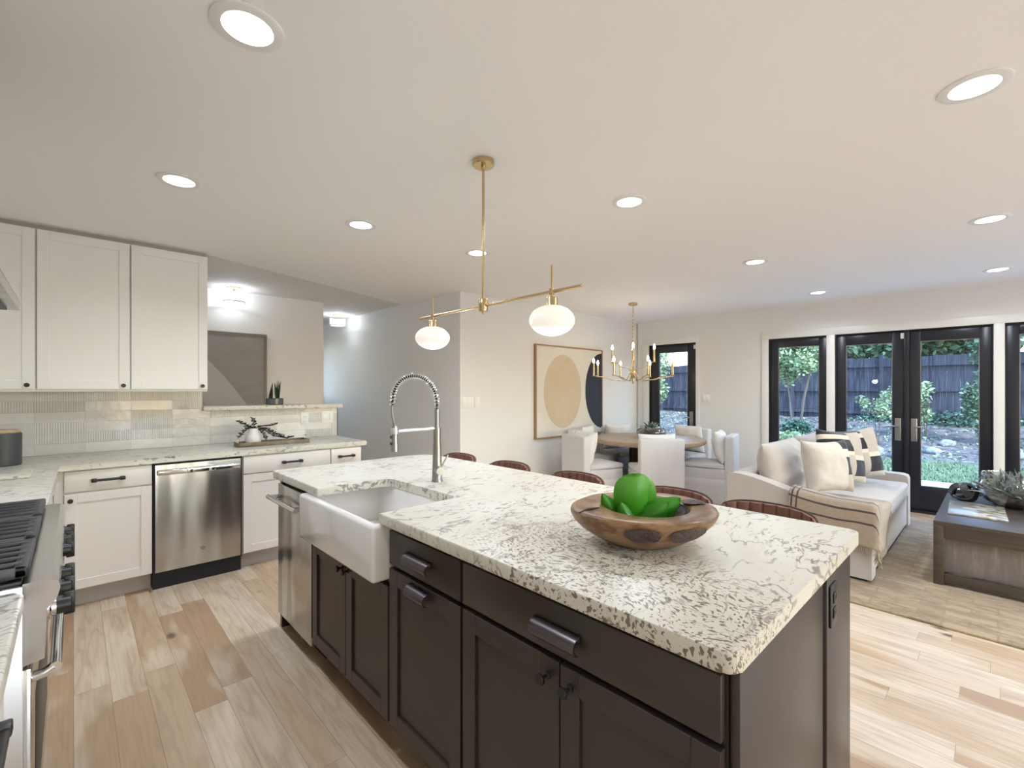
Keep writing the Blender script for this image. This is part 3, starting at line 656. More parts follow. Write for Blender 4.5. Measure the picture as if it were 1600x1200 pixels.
# sink
def sink():
    r = thing('farmhouse_sink', 'white fireclay farmhouse sink with a tall apron front in the island', 'sink', (1.03, 1.97, .66))
    b = MB(); x0, x1, y0, y1, z0, z1 = .796, 1.235, 1.585, 2.352, .662, .878; t = .024
    # outer shell and basin as one bevelled body
    bm = b.bm
    b.box(x0, x1, y0, y1, z0, z1)
    bmesh.ops.bevel(bm, geom=[e for e in bm.edges], offset=.016, segments=4, affect='EDGES', profile=.5)
    top = max((f for f in bm.faces if f.normal.z > .9), key=lambda f: f.calc_area())
    bmesh.ops.inset_region(bm, faces=[top], thickness=.016); bmesh.ops.inset_region(bm, faces=[top], thickness=.006)
    for v in top.verts: v.co.z -= .006
    rr = bmesh.ops.extrude_discrete_faces(bm, faces=[top])['faces'][0]
    for v in rr.verts:
        v.co.z = z0 + .022; c = Vector(((x0 + x1) / 2, (y0 + y1) / 2)); v.co.x = c.x + (v.co.x - c.x) * .96; v.co.y = c.y + (v.co.y - c.y) * .97
    obj('basin', b, 'china', r, 40)
    b = MB(); b.lathe([(0, .004), (.03, .004), (.034, .002), (.045, .001), (.045, 0)], 24, Matrix.Translation((1.03, 1.97, z0 + .023))); obj('drain', b, 'nickel', r)
sink()
def faucet():
    fx, fy = 1.334, 1.956
    r = thing('kitchen_faucet', 'tall spring-neck steel faucet standing behind the white sink', 'faucet', (fx, fy, .92))
    b = MB(); b.lathe([(0, 0), (.029, 0), (.029, .004), (.026, .01), (.021, .16), (.0185, .21), (.0195, .262), (.0195, .272), (0, .272)], 28, Matrix.Translation((fx, fy, .92))); obj('body', b, 'nickel', r)
    b = MB(); b.cyl((fx, fy, 1.19), (fx, fy, 1.285), .0125); obj('riser', b, 'nickel', r)
    L = .25; pts = []
    for i in range(61):
        t = i / 60; a = math.pi * t; x = -L / 2 + L / 2 * math.cos(a); z = 1.285 + .152 * math.sin(a) ** .8
        pts.append(Vector((fx + x, fy, z + (1.31 - 1.285) * t)))
    b = MB(); b.tube(pts, .0055, 10); obj('hose', b, 'black', r)
    # coil wound on the hose
    coil = []; turns = 34; N = turns * 10; h = []
    for i in range(N + 1):
        t = i / N * 60; k = min(int(t), 59); f = t - k; p = pts[k] * (1 - f) + pts[k + 1] * f; d = (pts[k + 1] - pts[k]).normalized()
        n1 = Vector((0, 1, 0)); n2 = d.cross(n1); an = 2 * math.pi * turns * i / N; coil.append(p + (n1 * math.cos(an) + n2 * math.sin(an)) * .0125)
    b = MB(); b.tube(coil, .0024, 5); obj('spring', b, 'chrome', r, 60)
    e = pts[-1]; hx = fx - L + .012
    b = MB(); b.tube([e, (e.x - .002, fy, 1.29), (e.x + .002, fy, 1.25), (hx, fy, 1.21)], .006, 10); obj('lower_hose', b, 'nickel', r)
    b = MB(); b.lathe([(0, .12), (.0135, .12), (.0145, .10), (.0145, .04), (.017, .03), (.018, .0), (.012, -.001), (0, -.001)], 20, Matrix.Translation((hx, fy, 1.093))); h = obj('spray_head', b, 'nickel', r)
    b = MB(); b.box(hx - .024, hx - .013, fy - .005, fy + .005, 1.125, 1.138, .003); b.box(hx - .024, hx - .013, fy - .005, fy + .005, 1.155, 1.168, .003); obj('button', b, 'black', h)
    b = MB(); b.cyl((hx, fy, 1.187), (fx, fy, 1.187), .0065); b.lathe([(.016, 0), (.019, 0), (.019, .03), (.016, .03), (.016, 0)], 20, Matrix.Translation((hx, fy, 1.175))); obj('support_arm', b, 'chrome', r)
    rt = Vector((.725, -.688, 0)); fw = Vector((-.688, -.725, 0)); ax = (rt * .5 + fw * .86).normalized(); p0 = Vector((fx, fy, .978))
    b = MB(); b.cyl(p0, p0 + ax * .048, .0205, n=24); hb = obj('valve_hub', b, 'nickel', r)
    p1 = p0 + ax * .036; b = MB(); b.tube([p1, p1 + rt * .018 + Vector((0, 0, .035)), p1 + rt * .042 + Vector((0, 0, .08))], [.006, .005, .0042]); obj('lever', b, 'chrome', hb)
faucet()

# ------------------------------------------------------------------ range and hood
def range_():
    X = -.71; y0, y1 = 1.558, 2.575
    r = thing('gas_range', 'stainless gas range with black grates and chrome knobs on the left wall', 'range', (-.4, (y0 + y1) / 2, 0))
    b = MB(); b.box(X, -.085, y0, y1, .10, .925, .003); obj('body', b, 'steel_plain', r)
    prof = [(-.086, .738), (-.050, .745), (-.046, .86), (-.028, .885), (-.023, .905), (-.026, .922), (-.038, .930), (-.086, .930)]
    b = MB(); b.prism(prof, y0, y1, 'y'); obj('control_panel', b, 'steel_plain', r, 30)
    b = MB(); b.box(X + .005, -.088, y0 + .012, y1 - .012, .925, .934, .003); obj('cooktop', b, 'black', r)
    for gi in range(3):
        g0 = y0 + .02 + gi * (y1 - y0 - .04) / 3; g1 = g0 + (y1 - y0 - .04) / 3 - .004
        b = MB(); x0, x1 = X + .02, -.078
        for (xa, xb, ya, yb) in ((x0, x1, g0, g0 + .022), (x0, x1, g1 - .022, g1), (x0, x0 + .022, g0, g1), (x1 - .026, x1, g0, g1)): b.box(xa, xb, ya, yb, .938, .962, .005)
        nb = 6
        for k in range(1, nb): y = g0 + (g1 - g0) * k / nb; b.box(x0 + .01, x0 + .24, y - .005, y + .005, .944, .966, .004); b.box(x1 - .24, x1 - .01, y - .005, y + .005, .944, .966, .004)
        b.box((x0 + x1) / 2 - .011, (x0 + x1) / 2 + .011, g0, g1, .94, .964, .004)
        obj('grate', b, 'castiron', r)
        for xx in (x0 + .15, x1 - .14):
            b = MB(); b.lathe([(0, .018), (.028, .018), (.03, .012), (.044, .010), (.046, .0), (0, 0)], 24, Matrix.Translation((xx, (g0 + g1) / 2, .934))); obj('burner', b, 'black', r)
    for k, y in enumerate((1.645, 1.78, 1.915, 2.20, 2.335, 2.47)):
        b = MB(Matrix.Translation((-.049, y, .835)) @ Matrix.Rotation(R(90), 4, 'Y')); b.lathe([(0, 0), (.031, 0), (.031, .006), (.022, .009), (.021, .018), (.0, .018)], 28); kb = obj('knob', b, 'chrome', r)
        b = MB(Matrix.Translation((-.031, y, .835)) @ Matrix.Rotation(R(90), 4, 'Y')); b.lathe([(0, 0), (.023, 0), (.021, .026), (.017, .029), (0, .029)], 24); b.box(-.028, .028, -.007, .007, .012, .034, .004); obj('grip', b, 'black', kb)
    b = MB(); b.box(-.06, -.047, 2.0, 2.115, .80, .865, .003); obj('display', b, 'black', r)
    b = MB(); b.box(-.090, -.072, y0 + .004, y1 - .004, .15, .728, .004); d = obj('oven_door', b, 'steel_plain', r)
    b = MB(); b.cyl((-.032, y0 + .04, .70), (-.032, y1 - .04, .70), .012, n=20)
    for y in (y0 + .05, y1 - .05): b.tube([(-.072, y, .688), (-.05, y, .69), (-.034, y + (0), .70)], [.013, .012, .012], 12)
    obj('handle', b, 'chrome', d)
    b = MB(); b.box(-.0725, -.0705, y0 + .16, y1 - .16, .26, .60, .001); obj('oven_window', b, 'black', d)
    b = MB(); b.box(X, -.12, y0, y1, 0, .10); obj('toe_kick', b, 'black', r)
range_()
def hood():
    r = thing('range_hood', 'brushed steel range hood above the range, only its tip in view', 'range hood', (-.45, 2.07, 1.68))
    y0, y1, x1 = 1.56, 2.58, -.150
    b = MB(); b.box(-.715, x1, y0, y1, 1.685, 1.722, .002)
    A = [(-.715, y0), (x1, y0), (x1, y1), (-.715, y1)]; B = [(-.715, 1.92), (-.45, 1.92), (-.45, 2.22), (-.715, 2.22)]
    va = [b.bm.verts.new((*p, 1.722)) for p in A]; vb = [b.bm.verts.new((*p, 2.02)) for p in B]
    for i in range(4): b.bm.faces.new((va[i], va[(i + 1) % 4], vb[(i + 1) % 4], vb[i]))
    b.bm.faces.new(va[::-1]); b.bm.faces.new(vb); obj('canopy', b, 'steel', r)
    b = MB(); b.box(-.715, -.45, 1.92, 2.22, 2.02, ZC - .001); obj('chimney', b, 'steel', r)
    b = MB(); b.box(-.68, x1 - .03, y0 + .03, y1 - .03, 1.680, 1.6855); obj('filter', b, 'castiron', r)
hood()

# ------------------------------------------------------------------ lights of the room, some added out of view
def light_obj(name, kind, loc, energy, size=.1, col=(.82, .90, 1.0), spread=None, parent=None):
    l = bpy.data.lights.new(name, kind); l.energy = energy * LAMP; l.color = col
    if kind == 'AREA': l.shape = 'DISK'; l.size = size
    else: l.shadow_soft_size = size
    if spread: l.spread = spread
    o = bpy.data.objects.new(name, l); C.objects.link(o); o.location = loc
    if parent: o.parent = parent
    return o
cans = [(.383, 1.566, 'recessed ceiling light at the upper left, nearest the camera'), (2.363, .060, 'recessed ceiling light at the upper right corner'),
        (.401, 2.956, 'recessed ceiling light above the white upper cabinets'), (2.348, 1.481, 'recessed ceiling light right of the brass pendant canopy'),
        (1.383, 2.913, 'recessed ceiling light between the upper cabinets and the pendant stem'), (2.342, 2.867, 'small recessed ceiling light right behind the pendant stem'),
        (4.262, .037, 'recessed ceiling light at the right edge, nearer of the two there'), (4.227, 1.432, 'recessed ceiling light right of the chandelier, in front of the window wall'),
        (6.095, .004, 'recessed ceiling light at the right edge, close above the window wall'), (6.064, 1.396, 'smallest recessed ceiling light, just above the double doors')]
first = None
for (x, y, lab) in cans + [(.4, -1.3, 'added recessed ceiling light behind the camera on the kitchen side'), (2.4, -1.5, 'added recessed ceiling light behind the camera, middle of the room'),  # the extra ones listed here are unseen, added to brighten the room
                           (4.3, -1.5, 'added recessed ceiling light outside the right edge over the coffee table'), (2.4, -3.2, 'added recessed ceiling light, unseen near the rear wall')]:
    if first is None:
        first = r = thing('recessed_light', lab, 'ceiling light', (x, y, ZC), 0, 'recessed ceiling lights')
        b = MB(); b.lathe([(.100, .0), (.100, -.004), (.094, -.007), (.070, -.006), (.068, -.002), (.066, -.0005)], 40); obj('trim_ring', b, 'white_plastic', r, local=True)
        b = MB(); b.lathe([(0, -.003), (.064, -.003), (.066, -.0015), (.066, -.0005)], 40); obj('lens', b, 'led', r, local=True)
        l = light_obj('lamp', 'AREA', (0, 0, -.012), 26, .12, spread=R(152), parent=r)
    else: dup(first, (x, y, ZC), 0, lab)
def flush(x, y, lab, firstone):
    if firstone is None:
        r = thing('flush_mount_light', lab, 'ceiling light', (x, y, ZC + .02), 0, 'glass flush-mount lights in the hall')
        b = MB(); b.lathe([(0, 0), (.075, 0), (.075, -.012), (.03, -.02), (.012, -.022), (.012, -.04), (0, -.04)], 28); obj('canopy', b, 'brass', r, local=True)
        b = MB(); b.lathe([(.103, -.045), (.106, -.045), (.106, -.155), (.103, -.155)], 48, wob=lambda a, z: 1 + .012 * math.cos(48 * a)); obj('glass_shade', b, 'frosted', r, local=True)
        b = MB(); b.lathe([(.104, -.150), (.108, -.150), (.108, -.160), (.104, -.160), (.104, -.150)], 40); obj('rim', b, 'frame_grey', r, local=True)
        b = MB(); b.lathe([(0, -.152), (.103, -.152), (.103, -.156), (0, -.156)], 32); obj('diffuser', b, 'frosted', r, local=True)
        light_obj('lamp', 'POINT', (0, 0, -.11), 13, .022, parent=r)
        return r
    return dup(firstone, (x, y, ZC + .02), 0, lab)
f1 = flush(1.27, 5.74, 'glass flush-mount hall light beside the upper cabinet', None)
flush(2.84, 6.75, 'glass flush-mount hall light further back, by the grey wall', f1)
flush(-.15, 5.30, 'added glass flush-mount hall light, unseen behind the upper cabinets', f1)  # extra fixture added out of view to brighten the grey wall

def pendant():
    X = 1.424; r = thing('pendant_light', 'brass linear pendant with two white oval glass globes over the island', 'pendant light', (X, 1.70, ZC))
    b = MB(); b.lathe([(0, 0), (.052, 0), (.052, -.022), (.048, -.026), (.012, -.026), (.010, -.045), (0, -.045)], 36, Matrix.Translation((X, 1.70, ZC))); obj('canopy', b, 'brass', r)
    b = MB(); b.cyl((X, 1.70, ZC - .04), (X, 1.70, 1.81), .0065); obj('stem', b, 'brass', r)
    b = MB(); b.lathe([(0, .03), (.021, .03), (.023, .027), (.023, -.027), (.021, -.03), (.006, -.032), (.006, -.042), (0, -.042)], 28, Matrix.Translation((X, 1.70, 1.788))); obj('hub', b, 'brass', r)
    b = MB(); b.cyl((X, 1.108, 1.785), (X, 2.255, 1.785), .0068, n=14); obj('crossbar', b, 'brass', r)
    for y in (1.262, 2.13):
        b = MB(); b.cyl((X, y, 1.77), (X, y, 1.895), .004, n=10); b.cyl((X, y, 1.775), (X, y, 1.797), .012, n=16); rd = obj('drop_rod', b, 'brass', r)
        b = MB(); b.lathe([(0, .03), (.006, .03), (.006, .018), (.022, .014), (.024, .008), (.024, -.022), (.026, -.026), (0, -.026)], 28, Matrix.Translation((X, y, 1.748))); obj('socket_cap', b, 'brass', rd)
        b = MB(); b.lathe([(0 if i in (0, 24) else .094 * math.sin(math.pi * i / 24), .063 * math.cos(math.pi * i / 24)) for i in range(25)], 40, Matrix.Translation((X, y, 1.667))); obj('glass_globe', b, 'opal', r, 60)
        light_obj('lamp', 'POINT', (0, y - 1.70, 1.57 - ZC), 8, .05, parent=r)
pendant()
def chandelier():
    cx, cy = 5.113, 3.169
    r = thing('chandelier', 'two-tier brass candle chandelier above the round dining table', 'chandelier', (cx, cy, ZC))
    b = MB(); b.lathe([(0, 0), (.055, 0), (.055, -.024), (.05, -.028), (0, -.028)], 30, Matrix.Translation((cx, cy, ZC))); obj('canopy', b, 'brass', r)
    b = MB(); b.cyl((cx, cy, ZC - .02), (cx, cy, ZC - .12), .006, n=8)
    for k in range(9):
        z = ZC - .14 - k * .044; n = 12; ax = (1, 0) if k % 2 else (0, 1)
        b.tube([(cx + ax[0] * .011 * math.cos(2 * math.pi * i / n), cy + ax[1] * .011 * math.cos(2 * math.pi * i / n), z + .028 * math.sin(2 * math.pi * i / n)) for i in range(n)], .0028, 6, True)
    obj('chain', b, 'brass', r)
    b = MB(); b.lathe([(0, 2.0), (.012, 1.99), (.014, 1.95), (.011, 1.94), (.011, 1.66), (.028, 1.645), (.034, 1.62), (.034, 1.57), (.02, 1.555), (.014, 1.52), (.017, 1.50), (.006, 1.465), (0, 1.46)], 24, Matrix.Translation((cx, cy, 0))); obj('column', b, 'brass', r)
    def arm(ang_, rad, zc, zmid, zh):
        c, s = math.cos(ang_), math.sin(ang_)
        pts = [(0.02, 1.61), (rad * .22, zmid), (rad * .5, zmid + .012), (rad * .78, zc - .012), (rad, zc)]
        P = []
        for i in range(len(pts) - 1):
            for k in range(5):
                t = k / 5; t2 = t * t * (3 - 2 * t); P.append((pts[i][0] * (1 - t) + pts[i + 1][0] * t, pts[i][1] * (1 - t2) + pts[i + 1][1] * t2))
        P.append(pts[-1]); b = MB(); b.tube([(cx + c * p, cy + s * p, q) for p, q in P], .0055, 8); a = obj('arm', b, 'brass', r, 60)
        ex, ey = cx + c * rad, cy + s * rad
        b = MB(); b.lathe([(0, -.01), (.016, -.006), (.022, .004), (.012, .006), (.011, .16), (0, .16)], 16, Matrix.Translation((ex, ey, zc))); obj('candle_sleeve', b, 'brass', a)
        b = MB(); b.lathe([(0, 0), (.008, .002), (.014, .018), (.014, .028), (.008, .048), (0, .066)], 14, Matrix.Translation((ex, ey, zc + .16))); obj('bulb', b, 'bulb', a)
    for k in range(8): arm(R(6 + 45 * k), .505, 1.56, 1.50, 0)
    for k in range(4): arm(R(32 + 90 * k), .255, 1.735, 1.66, 0)
    l = light_obj('lamp', 'POINT', (0, 0, 1.80 - ZC), 6, .3, col=(1, .94, .86), parent=r)
chandelier()

# ------------------------------------------------------------------ pictures
def picture(name, label, x0, x1, z0, z1, Y, fm, am, fw=.018, dep=.04):
    c = ((x0 + x1) / 2, Y, (z0 + z1) / 2); r = thing(name, label, 'picture', c)
    b = MB(); b.box(x0, x0 + fw, Y - dep, Y - .001, z0, z1); b.box(x1 - fw, x1, Y - dep, Y - .001, z0, z1); b.box(x0 + fw, x1 - fw, Y - dep, Y - .001, z1 - fw, z1); b.box(x0 + fw, x1 - fw, Y - dep, Y - .001, z0, z0 + fw); obj('frame', b, fm, r)
    b = MB(); b.box(x0 + fw, x1 - fw, Y - dep + .008, Y - .004, z0 + fw, z1 - fw); obj('canvas', b, am, r)
picture('painting', 'large abstract painting of a tan oval and a black oval in a thin wood frame', 4.275, 5.72, .752, 1.978, 4.1, 'frame_wood', 'art_big')
picture('painting', 'grey abstract painting in a dark frame on the hall wall behind the pass-through', .70, 1.640, 1.03, 2.03, 5.93, 'frame_grey', 'art_hall', .03)

# ------------------------------------------------------------------ soft furnishing helpers
def pillow(mat_, w_, h_, th, seed=0, nu=22, pinch=.07):
    """pillow standing upright in local x (width), z (height), y (thickness)"""
    def side(s):
        def f(u, v):
            x, z = u * 2 - 1, v * 2 - 1
            bulge = (max(0, 1 - abs(x) ** 3.0) ** .62) * (max(0, 1 - abs(z) ** 3.0) ** .62)
            ed = 1 - pinch * (1 - x * x) * (z * z) ; ex = 1 - pinch * (1 - z * z) * (x * x)
            n = noise.noise(Vector((x * 2.2 + seed, z * 2.2, s * 3.1 + seed))) * .35 + noise.noise(Vector((x * 5 + seed, z * 5, s))) * .12
            return Vector((x * w_ / 2 * ex, s * (bulge * th / 2 * (1 + n * .5) + .004 * (1 - max(abs(x), abs(z)) ** 8)), z * h_ / 2 * ed))
        return f
    b = MB(mat_); b.grid(side(-1), nu, nu); b.grid(side(1), nu, nu)
    bmesh.ops.remove_doubles(b.bm, verts=b.bm.verts, dist=.0015); return b
def T3(x, y, z, rz=0, rx=0, ry=0):
    return Matrix.Translation((x, y, z)) @ Matrix.Rotation(rz, 4, 'Z') @ Matrix.Rotation(rx, 4, 'X') @ Matrix.Rotation(ry, 4, 'Y')
def rbox(b, x0, x1, y0, y1, z0, z1, bev, wob=0, seg=3, seed=0, cuts=0, puff=0):
    """rounded upholstery block: bevelled and, with cuts, softly puffed"""
    t = MB(); t.box(x0, x1, y0, y1, z0, z1)
    if cuts: bmesh.ops.subdivide_edges(t.bm, edges=t.bm.edges[:], cuts=cuts, use_grid_fill=True)
    c = Vector(((x0 + x1) / 2, (y0 + y1) / 2, (z0 + z1) / 2)); h = Vector((abs(x1 - x0) / 2, abs(y1 - y0) / 2, abs(z1 - z0) / 2))
    for v in t.bm.verts:
        p = v.co - c; q = Vector((p.x / h.x, p.y / h.y, p.z / h.z))
        if puff:
            k = (1 - q.x * q.x) * (1 - q.y * q.y) * puff
            if abs(q.z) > .99: v.co.z += math.copysign(k, q.z)
            k = (1 - q.z * q.z) * puff * .6
            if abs(q.x) > .99: v.co.x += math.copysign(k * (1 - q.y * q.y), q.x)
            if abs(q.y) > .99: v.co.y += math.copysign(k * (1 - q.x * q.x), q.y)
        if wob: v.co += Vector((noise.noise(v.co * 4 + Vector((seed, 0, 0))), noise.noise(v.co * 4 + Vector((0, seed, 5))), noise.noise(v.co * 4 + Vector((9, 0, seed))))) * wob
    # round the hard edges only
    es = [e for e in t.bm.edges if len(e.link_faces) == 2 and e.calc_face_angle(0) > .9]
    bmesh.ops.bevel(t.bm, geom=es, offset=bev, segments=seg, affect='EDGES', profile=.5)
    me = bpy.data.meshes.new('tmp'); t.bm.to_mesh(me); t.bm.free(); me.transform(b.M); b.bm.from_mesh(me); bpy.data.meshes.remove(me); return b

# ------------------------------------------------------------------ bar stools (local: sitter faces -x, back towards +x)
def bar_stool(loc, rz, label):
    r = thing('bar_stool', label, 'stool', loc, rz, 'leather bar stools along the island')
    b = MB(); rbox(b, -.19, .15, -.17, .17, .60, .665, .025, cuts=4, puff=.01); obj('seat', b, 'leather', r, local=True)
    b = MB(); n = 60
    def prof(u):
        y = (u * 2 - 1); a = y * 1.02; x = .20 * math.cos(a) ** .7 - .0; return x, .192 * math.sin(a) / math.sin(1.02)
    def top(u): y = abs(u * 2 - 1); return .905 - .035 * y ** 3.5 - (.02 * max(0, y - .85) / .15)
    def shell(off):
        def f(u, v):
            x, y = prof(u); ch = -.012 * abs(math.sin(u * math.pi * 9)) ** .6 if off < 0 else 0
            z = .66 + (top(u) - .66) * v; return Vector((x + off + ch + .03 * (v - .5), y, z))
        return f
    b.grid(shell(.020), 54, 8); b.grid(shell(-.012), 54, 8)
    # close the rim
    for vv in (0, 1): b.grid(lambda u, v: shell(.020)(u, vv) * v + shell(-.012)(u, vv) * (1 - v), 54, 1)
    for uu in (0, 1): b.grid(lambda u, v: shell(.020)(uu, v) * u + shell(-.012)(uu, v) * (1 - u), 1, 8)
    bmesh.ops.remove_doubles(b.bm, verts=b.bm.verts, dist=.0005); obj('backrest', b, 'leather', r, local=True)
    b = MB(); b.tube([shell(.004)(i / 40, 1) + Vector((0, 0, .002)) for i in range(41)], .0045, 6); obj('piping', b, 'piping', r, local=True)
    for sx in (-1, 1):
        for sy in (-1, 1):
            b = MB(); b.tube([(sx * .15, sy * .15, .605), (sx * .19, sy * .19, .0)], [.012, .010], 10); obj('leg', b, 'black', r, local=True)
    b = MB(); b.tube([(-.178, -.178, .20), (.178, -.178, .20), (.178, .178, .20), (-.178, .178, .20)], .007, 8, True); obj('footrest', b, 'black', r, local=True)
    return r
ys = [2.735, 2.195, 1.640, 1.055, .655]
labs = ['leather bar stool furthest away, nearest the sink faucet', 'second leather bar stool from the faucet end of the island', 'leather bar stool left of the wooden bowl, in front of a white dining chair',
        'leather bar stool mostly hidden behind the wooden bowl', 'leather bar stool nearest the sofa, at the near end of the island']
st = bar_stool((1.90, ys[0], 0), 0, labs[0])
for k in (1, 2, 3, 4): dup(st, (1.90, ys[k], 0), 0, labs[k])

# ------------------------------------------------------------------ dining set
def table():
    cx, cy = 5.47, 3.17; r = thing('dining_table', 'round oak dining table on a dark fluted drum pedestal', 'table', (cx, cy, 0))
    b = MB(T3(cx, cy, 0)); b.lathe([(0, .70), (.69, .70), (.705, .712), (.71, .73), (.71, .752), (.703, .76), (0, .76)], 72); obj('tabletop', b, 'oak', r)
    b = MB(T3(cx, cy, 0)); b.lathe([(0, .0), (.27, .0), (.27, .03), (.235, .05), (.235, .66), (.26, .70), (0, .70)], 144, wob=lambda a, z: 1 + (.018 * abs(math.sin(a * 24)) if .04 < z < .67 else 0)); obj('pedestal', b, 'walnut', r)
table()
def chair(loc, rz, label, pil=True):
    """slipcovered chair, local: sitter faces +y, back at -y"""
    r = thing('dining_chair', label, 'chair', loc, rz, 'white slipcovered dining chairs around the round table')
    b = MB(); rbox(b, -.235, .235, -.22, .27, .30, .46, .02, cuts=3, wob=.003); 
    obj('seat_frame', b, 'linen_w', r, local=True)
    b = MB(); rbox(b, -.23, .23, -.20, .285, .455, .515, .026, cuts=5, puff=.022); obj('seat_cushion', b, 'linen_w', r, local=True)
    b = MB(); rbox(b, -.245, .245, -.30, -.20, .02, .85, .022, cuts=4, wob=.004, seed=3); obj('backrest', b, 'linen_w', r, local=True)
    b = MB()
    def sk(u, v):
        P = [(-.235, -.21), (-.237, .272), (.237, .272), (.235, -.21)]; L = [.48, .474, .48]; d = u * sum(L); i = 0
        while i < 2 and d > L[i]: d -= L[i]; i += 1
        t = min(1, d / L[i]); x = P[i][0] * (1 - t) + P[i + 1][0] * t; y = P[i][1] * (1 - t) + P[i + 1][1] * t
        fl = .006 * (1 - v) * (1 + math.sin(u * 60)); s = 1 + .03 * (1 - v); return Vector((x * s, y * s + fl, .015 + .32 * v))
    b.grid(sk, 60, 5); obj('skirt', b, 'linen_w', r, local=True, solid=.006)
    if pil:
        b = pillow(T3(0, -.135, .705, 0, R(-14)), .44, .40, .17, seed=hash_(label)); obj('pillow', b, 'linen_p', r, local=True, smooth=80, sub=1)
    return r
def hash_(s): return sum(ord(c) for c in s) % 97
def face_to(x, y, tx=5.47, ty=3.17): return math.atan2(ty - y, tx - x) - math.pi / 2
base_c = chair((4.83, 2.72, 0), face_to(4.93, 2.60), 'white slipcovered chair in the middle, its back square to the camera')
for (x, y, tx, ty, lab) in ((4.56, 3.38, 5.6, 3.05, 'white slipcovered chair at the left of the round table, in front of the painting'),
                            (5.66, 2.44, 5.45, 3.3, 'white slipcovered chair at the right of the table, seen from the side with its pillow'),
                            (6.16, 3.02, 5.2, 3.17, 'white slipcovered chair in front of the narrow glass door'),
                            (5.81, 3.79, 5.5, 3.1, 'white slipcovered chair in the corner behind the glass vase'),
                            (5.13, 3.78, 5.35, 3.1, 'white slipcovered chair against the painting wall, mostly hidden by the left chair')):
    dup(base_c, (x, y, 0), face_to(x, y, tx, ty), lab)

# leaves for succulents: local leaf grows along +z from the origin, cupped
def leafmesh(b, M4, L, W, th=.006, cup=.3, bend=.3, tip=.5, nu=8, nv=10, broad=False):
    def f(s):
        def g(u, v):
            x = u * 2 - 1; wd = W / 2 * (math.sin(math.pi * min(1, v ** tip * .98 + .02)) ** .75 * .9 + .1 * (1 - v))
            if broad: q = v ** 1.25 * 2 - 1; wd = W / 2 * max(.02, (1 - abs(q) ** 2.3)) ** .5 * (.62 + .38 * v) + .012 * (1 - v)
            y = cup * wd * x * x - bend * L * v * v + s * th * (1 - x * x) * math.sin(math.pi * min(1, v + .08))
            return Vector((x * wd, y, L * v))
        return g
    b.grid(f(-1), nu, nv, m=M4); b.grid(f(1), nu, nv, m=M4)
def rosette(b, M4, n, L, W, tiers=3, th=.006, spread=(20, 75), seed=1, tip=.6):
    rnd = random.Random(seed)
    for k in range(n):
        t = k / n; az = k * 2.39996; el = R(spread[0] + (spread[1] - spread[0]) * t + rnd.uniform(-6, 6)); s = .65 + .45 * t
        leafmesh(b, M4 @ Matrix.Rotation(az, 4, 'Z') @ Matrix.Rotation(-el, 4, 'X') , L * s, W * s, th, .5, -.18, tip, 6, 8)

def table_vase():
    x, y, z = 5.43, 3.10, .76; r = thing('glass_vase', 'squat glass vase with a green succulent on the round dining table', 'vase', (x, y, z))
    P = [(0, .0), (.12, .0), (.17, .03), (.19, .07), (.185, .11), (.15, .145), (.12, .155)]
    b = MB(T3(x, y, z)); b.lathe(P + [(q * .985, w_ - .001) for q, w_ in P[::-1][:-1]] + [(0, .004)], 48); obj('glass_bowl', b, 'glass', r, 60)
    b = MB(T3(x, y, z)); b.lathe([(0, .006), (.11, .006), (.165, .035), (.178, .07), (.16, .095), (.10, .12), (0, .13)], 40, wob=lambda a, w_: 1 - .03 * noise.noise(Vector((math.cos(a) * 3, math.sin(a) * 3, w_ * 30)))); obj('moss', b, 'soil', r)
    b = MB(); rosette(b, T3(x, y, z + .11), 22, .17, .055, seed=4, spread=(8, 75)); obj('succulent', b, 'succ_grey', r, 60)
    b = MB(T3(x, y, z)); b.lathe([(.165, .001), (.185, .004), (.19, .004), (.17, -.0)], 40); 
    b.bm.free()
table_vase()

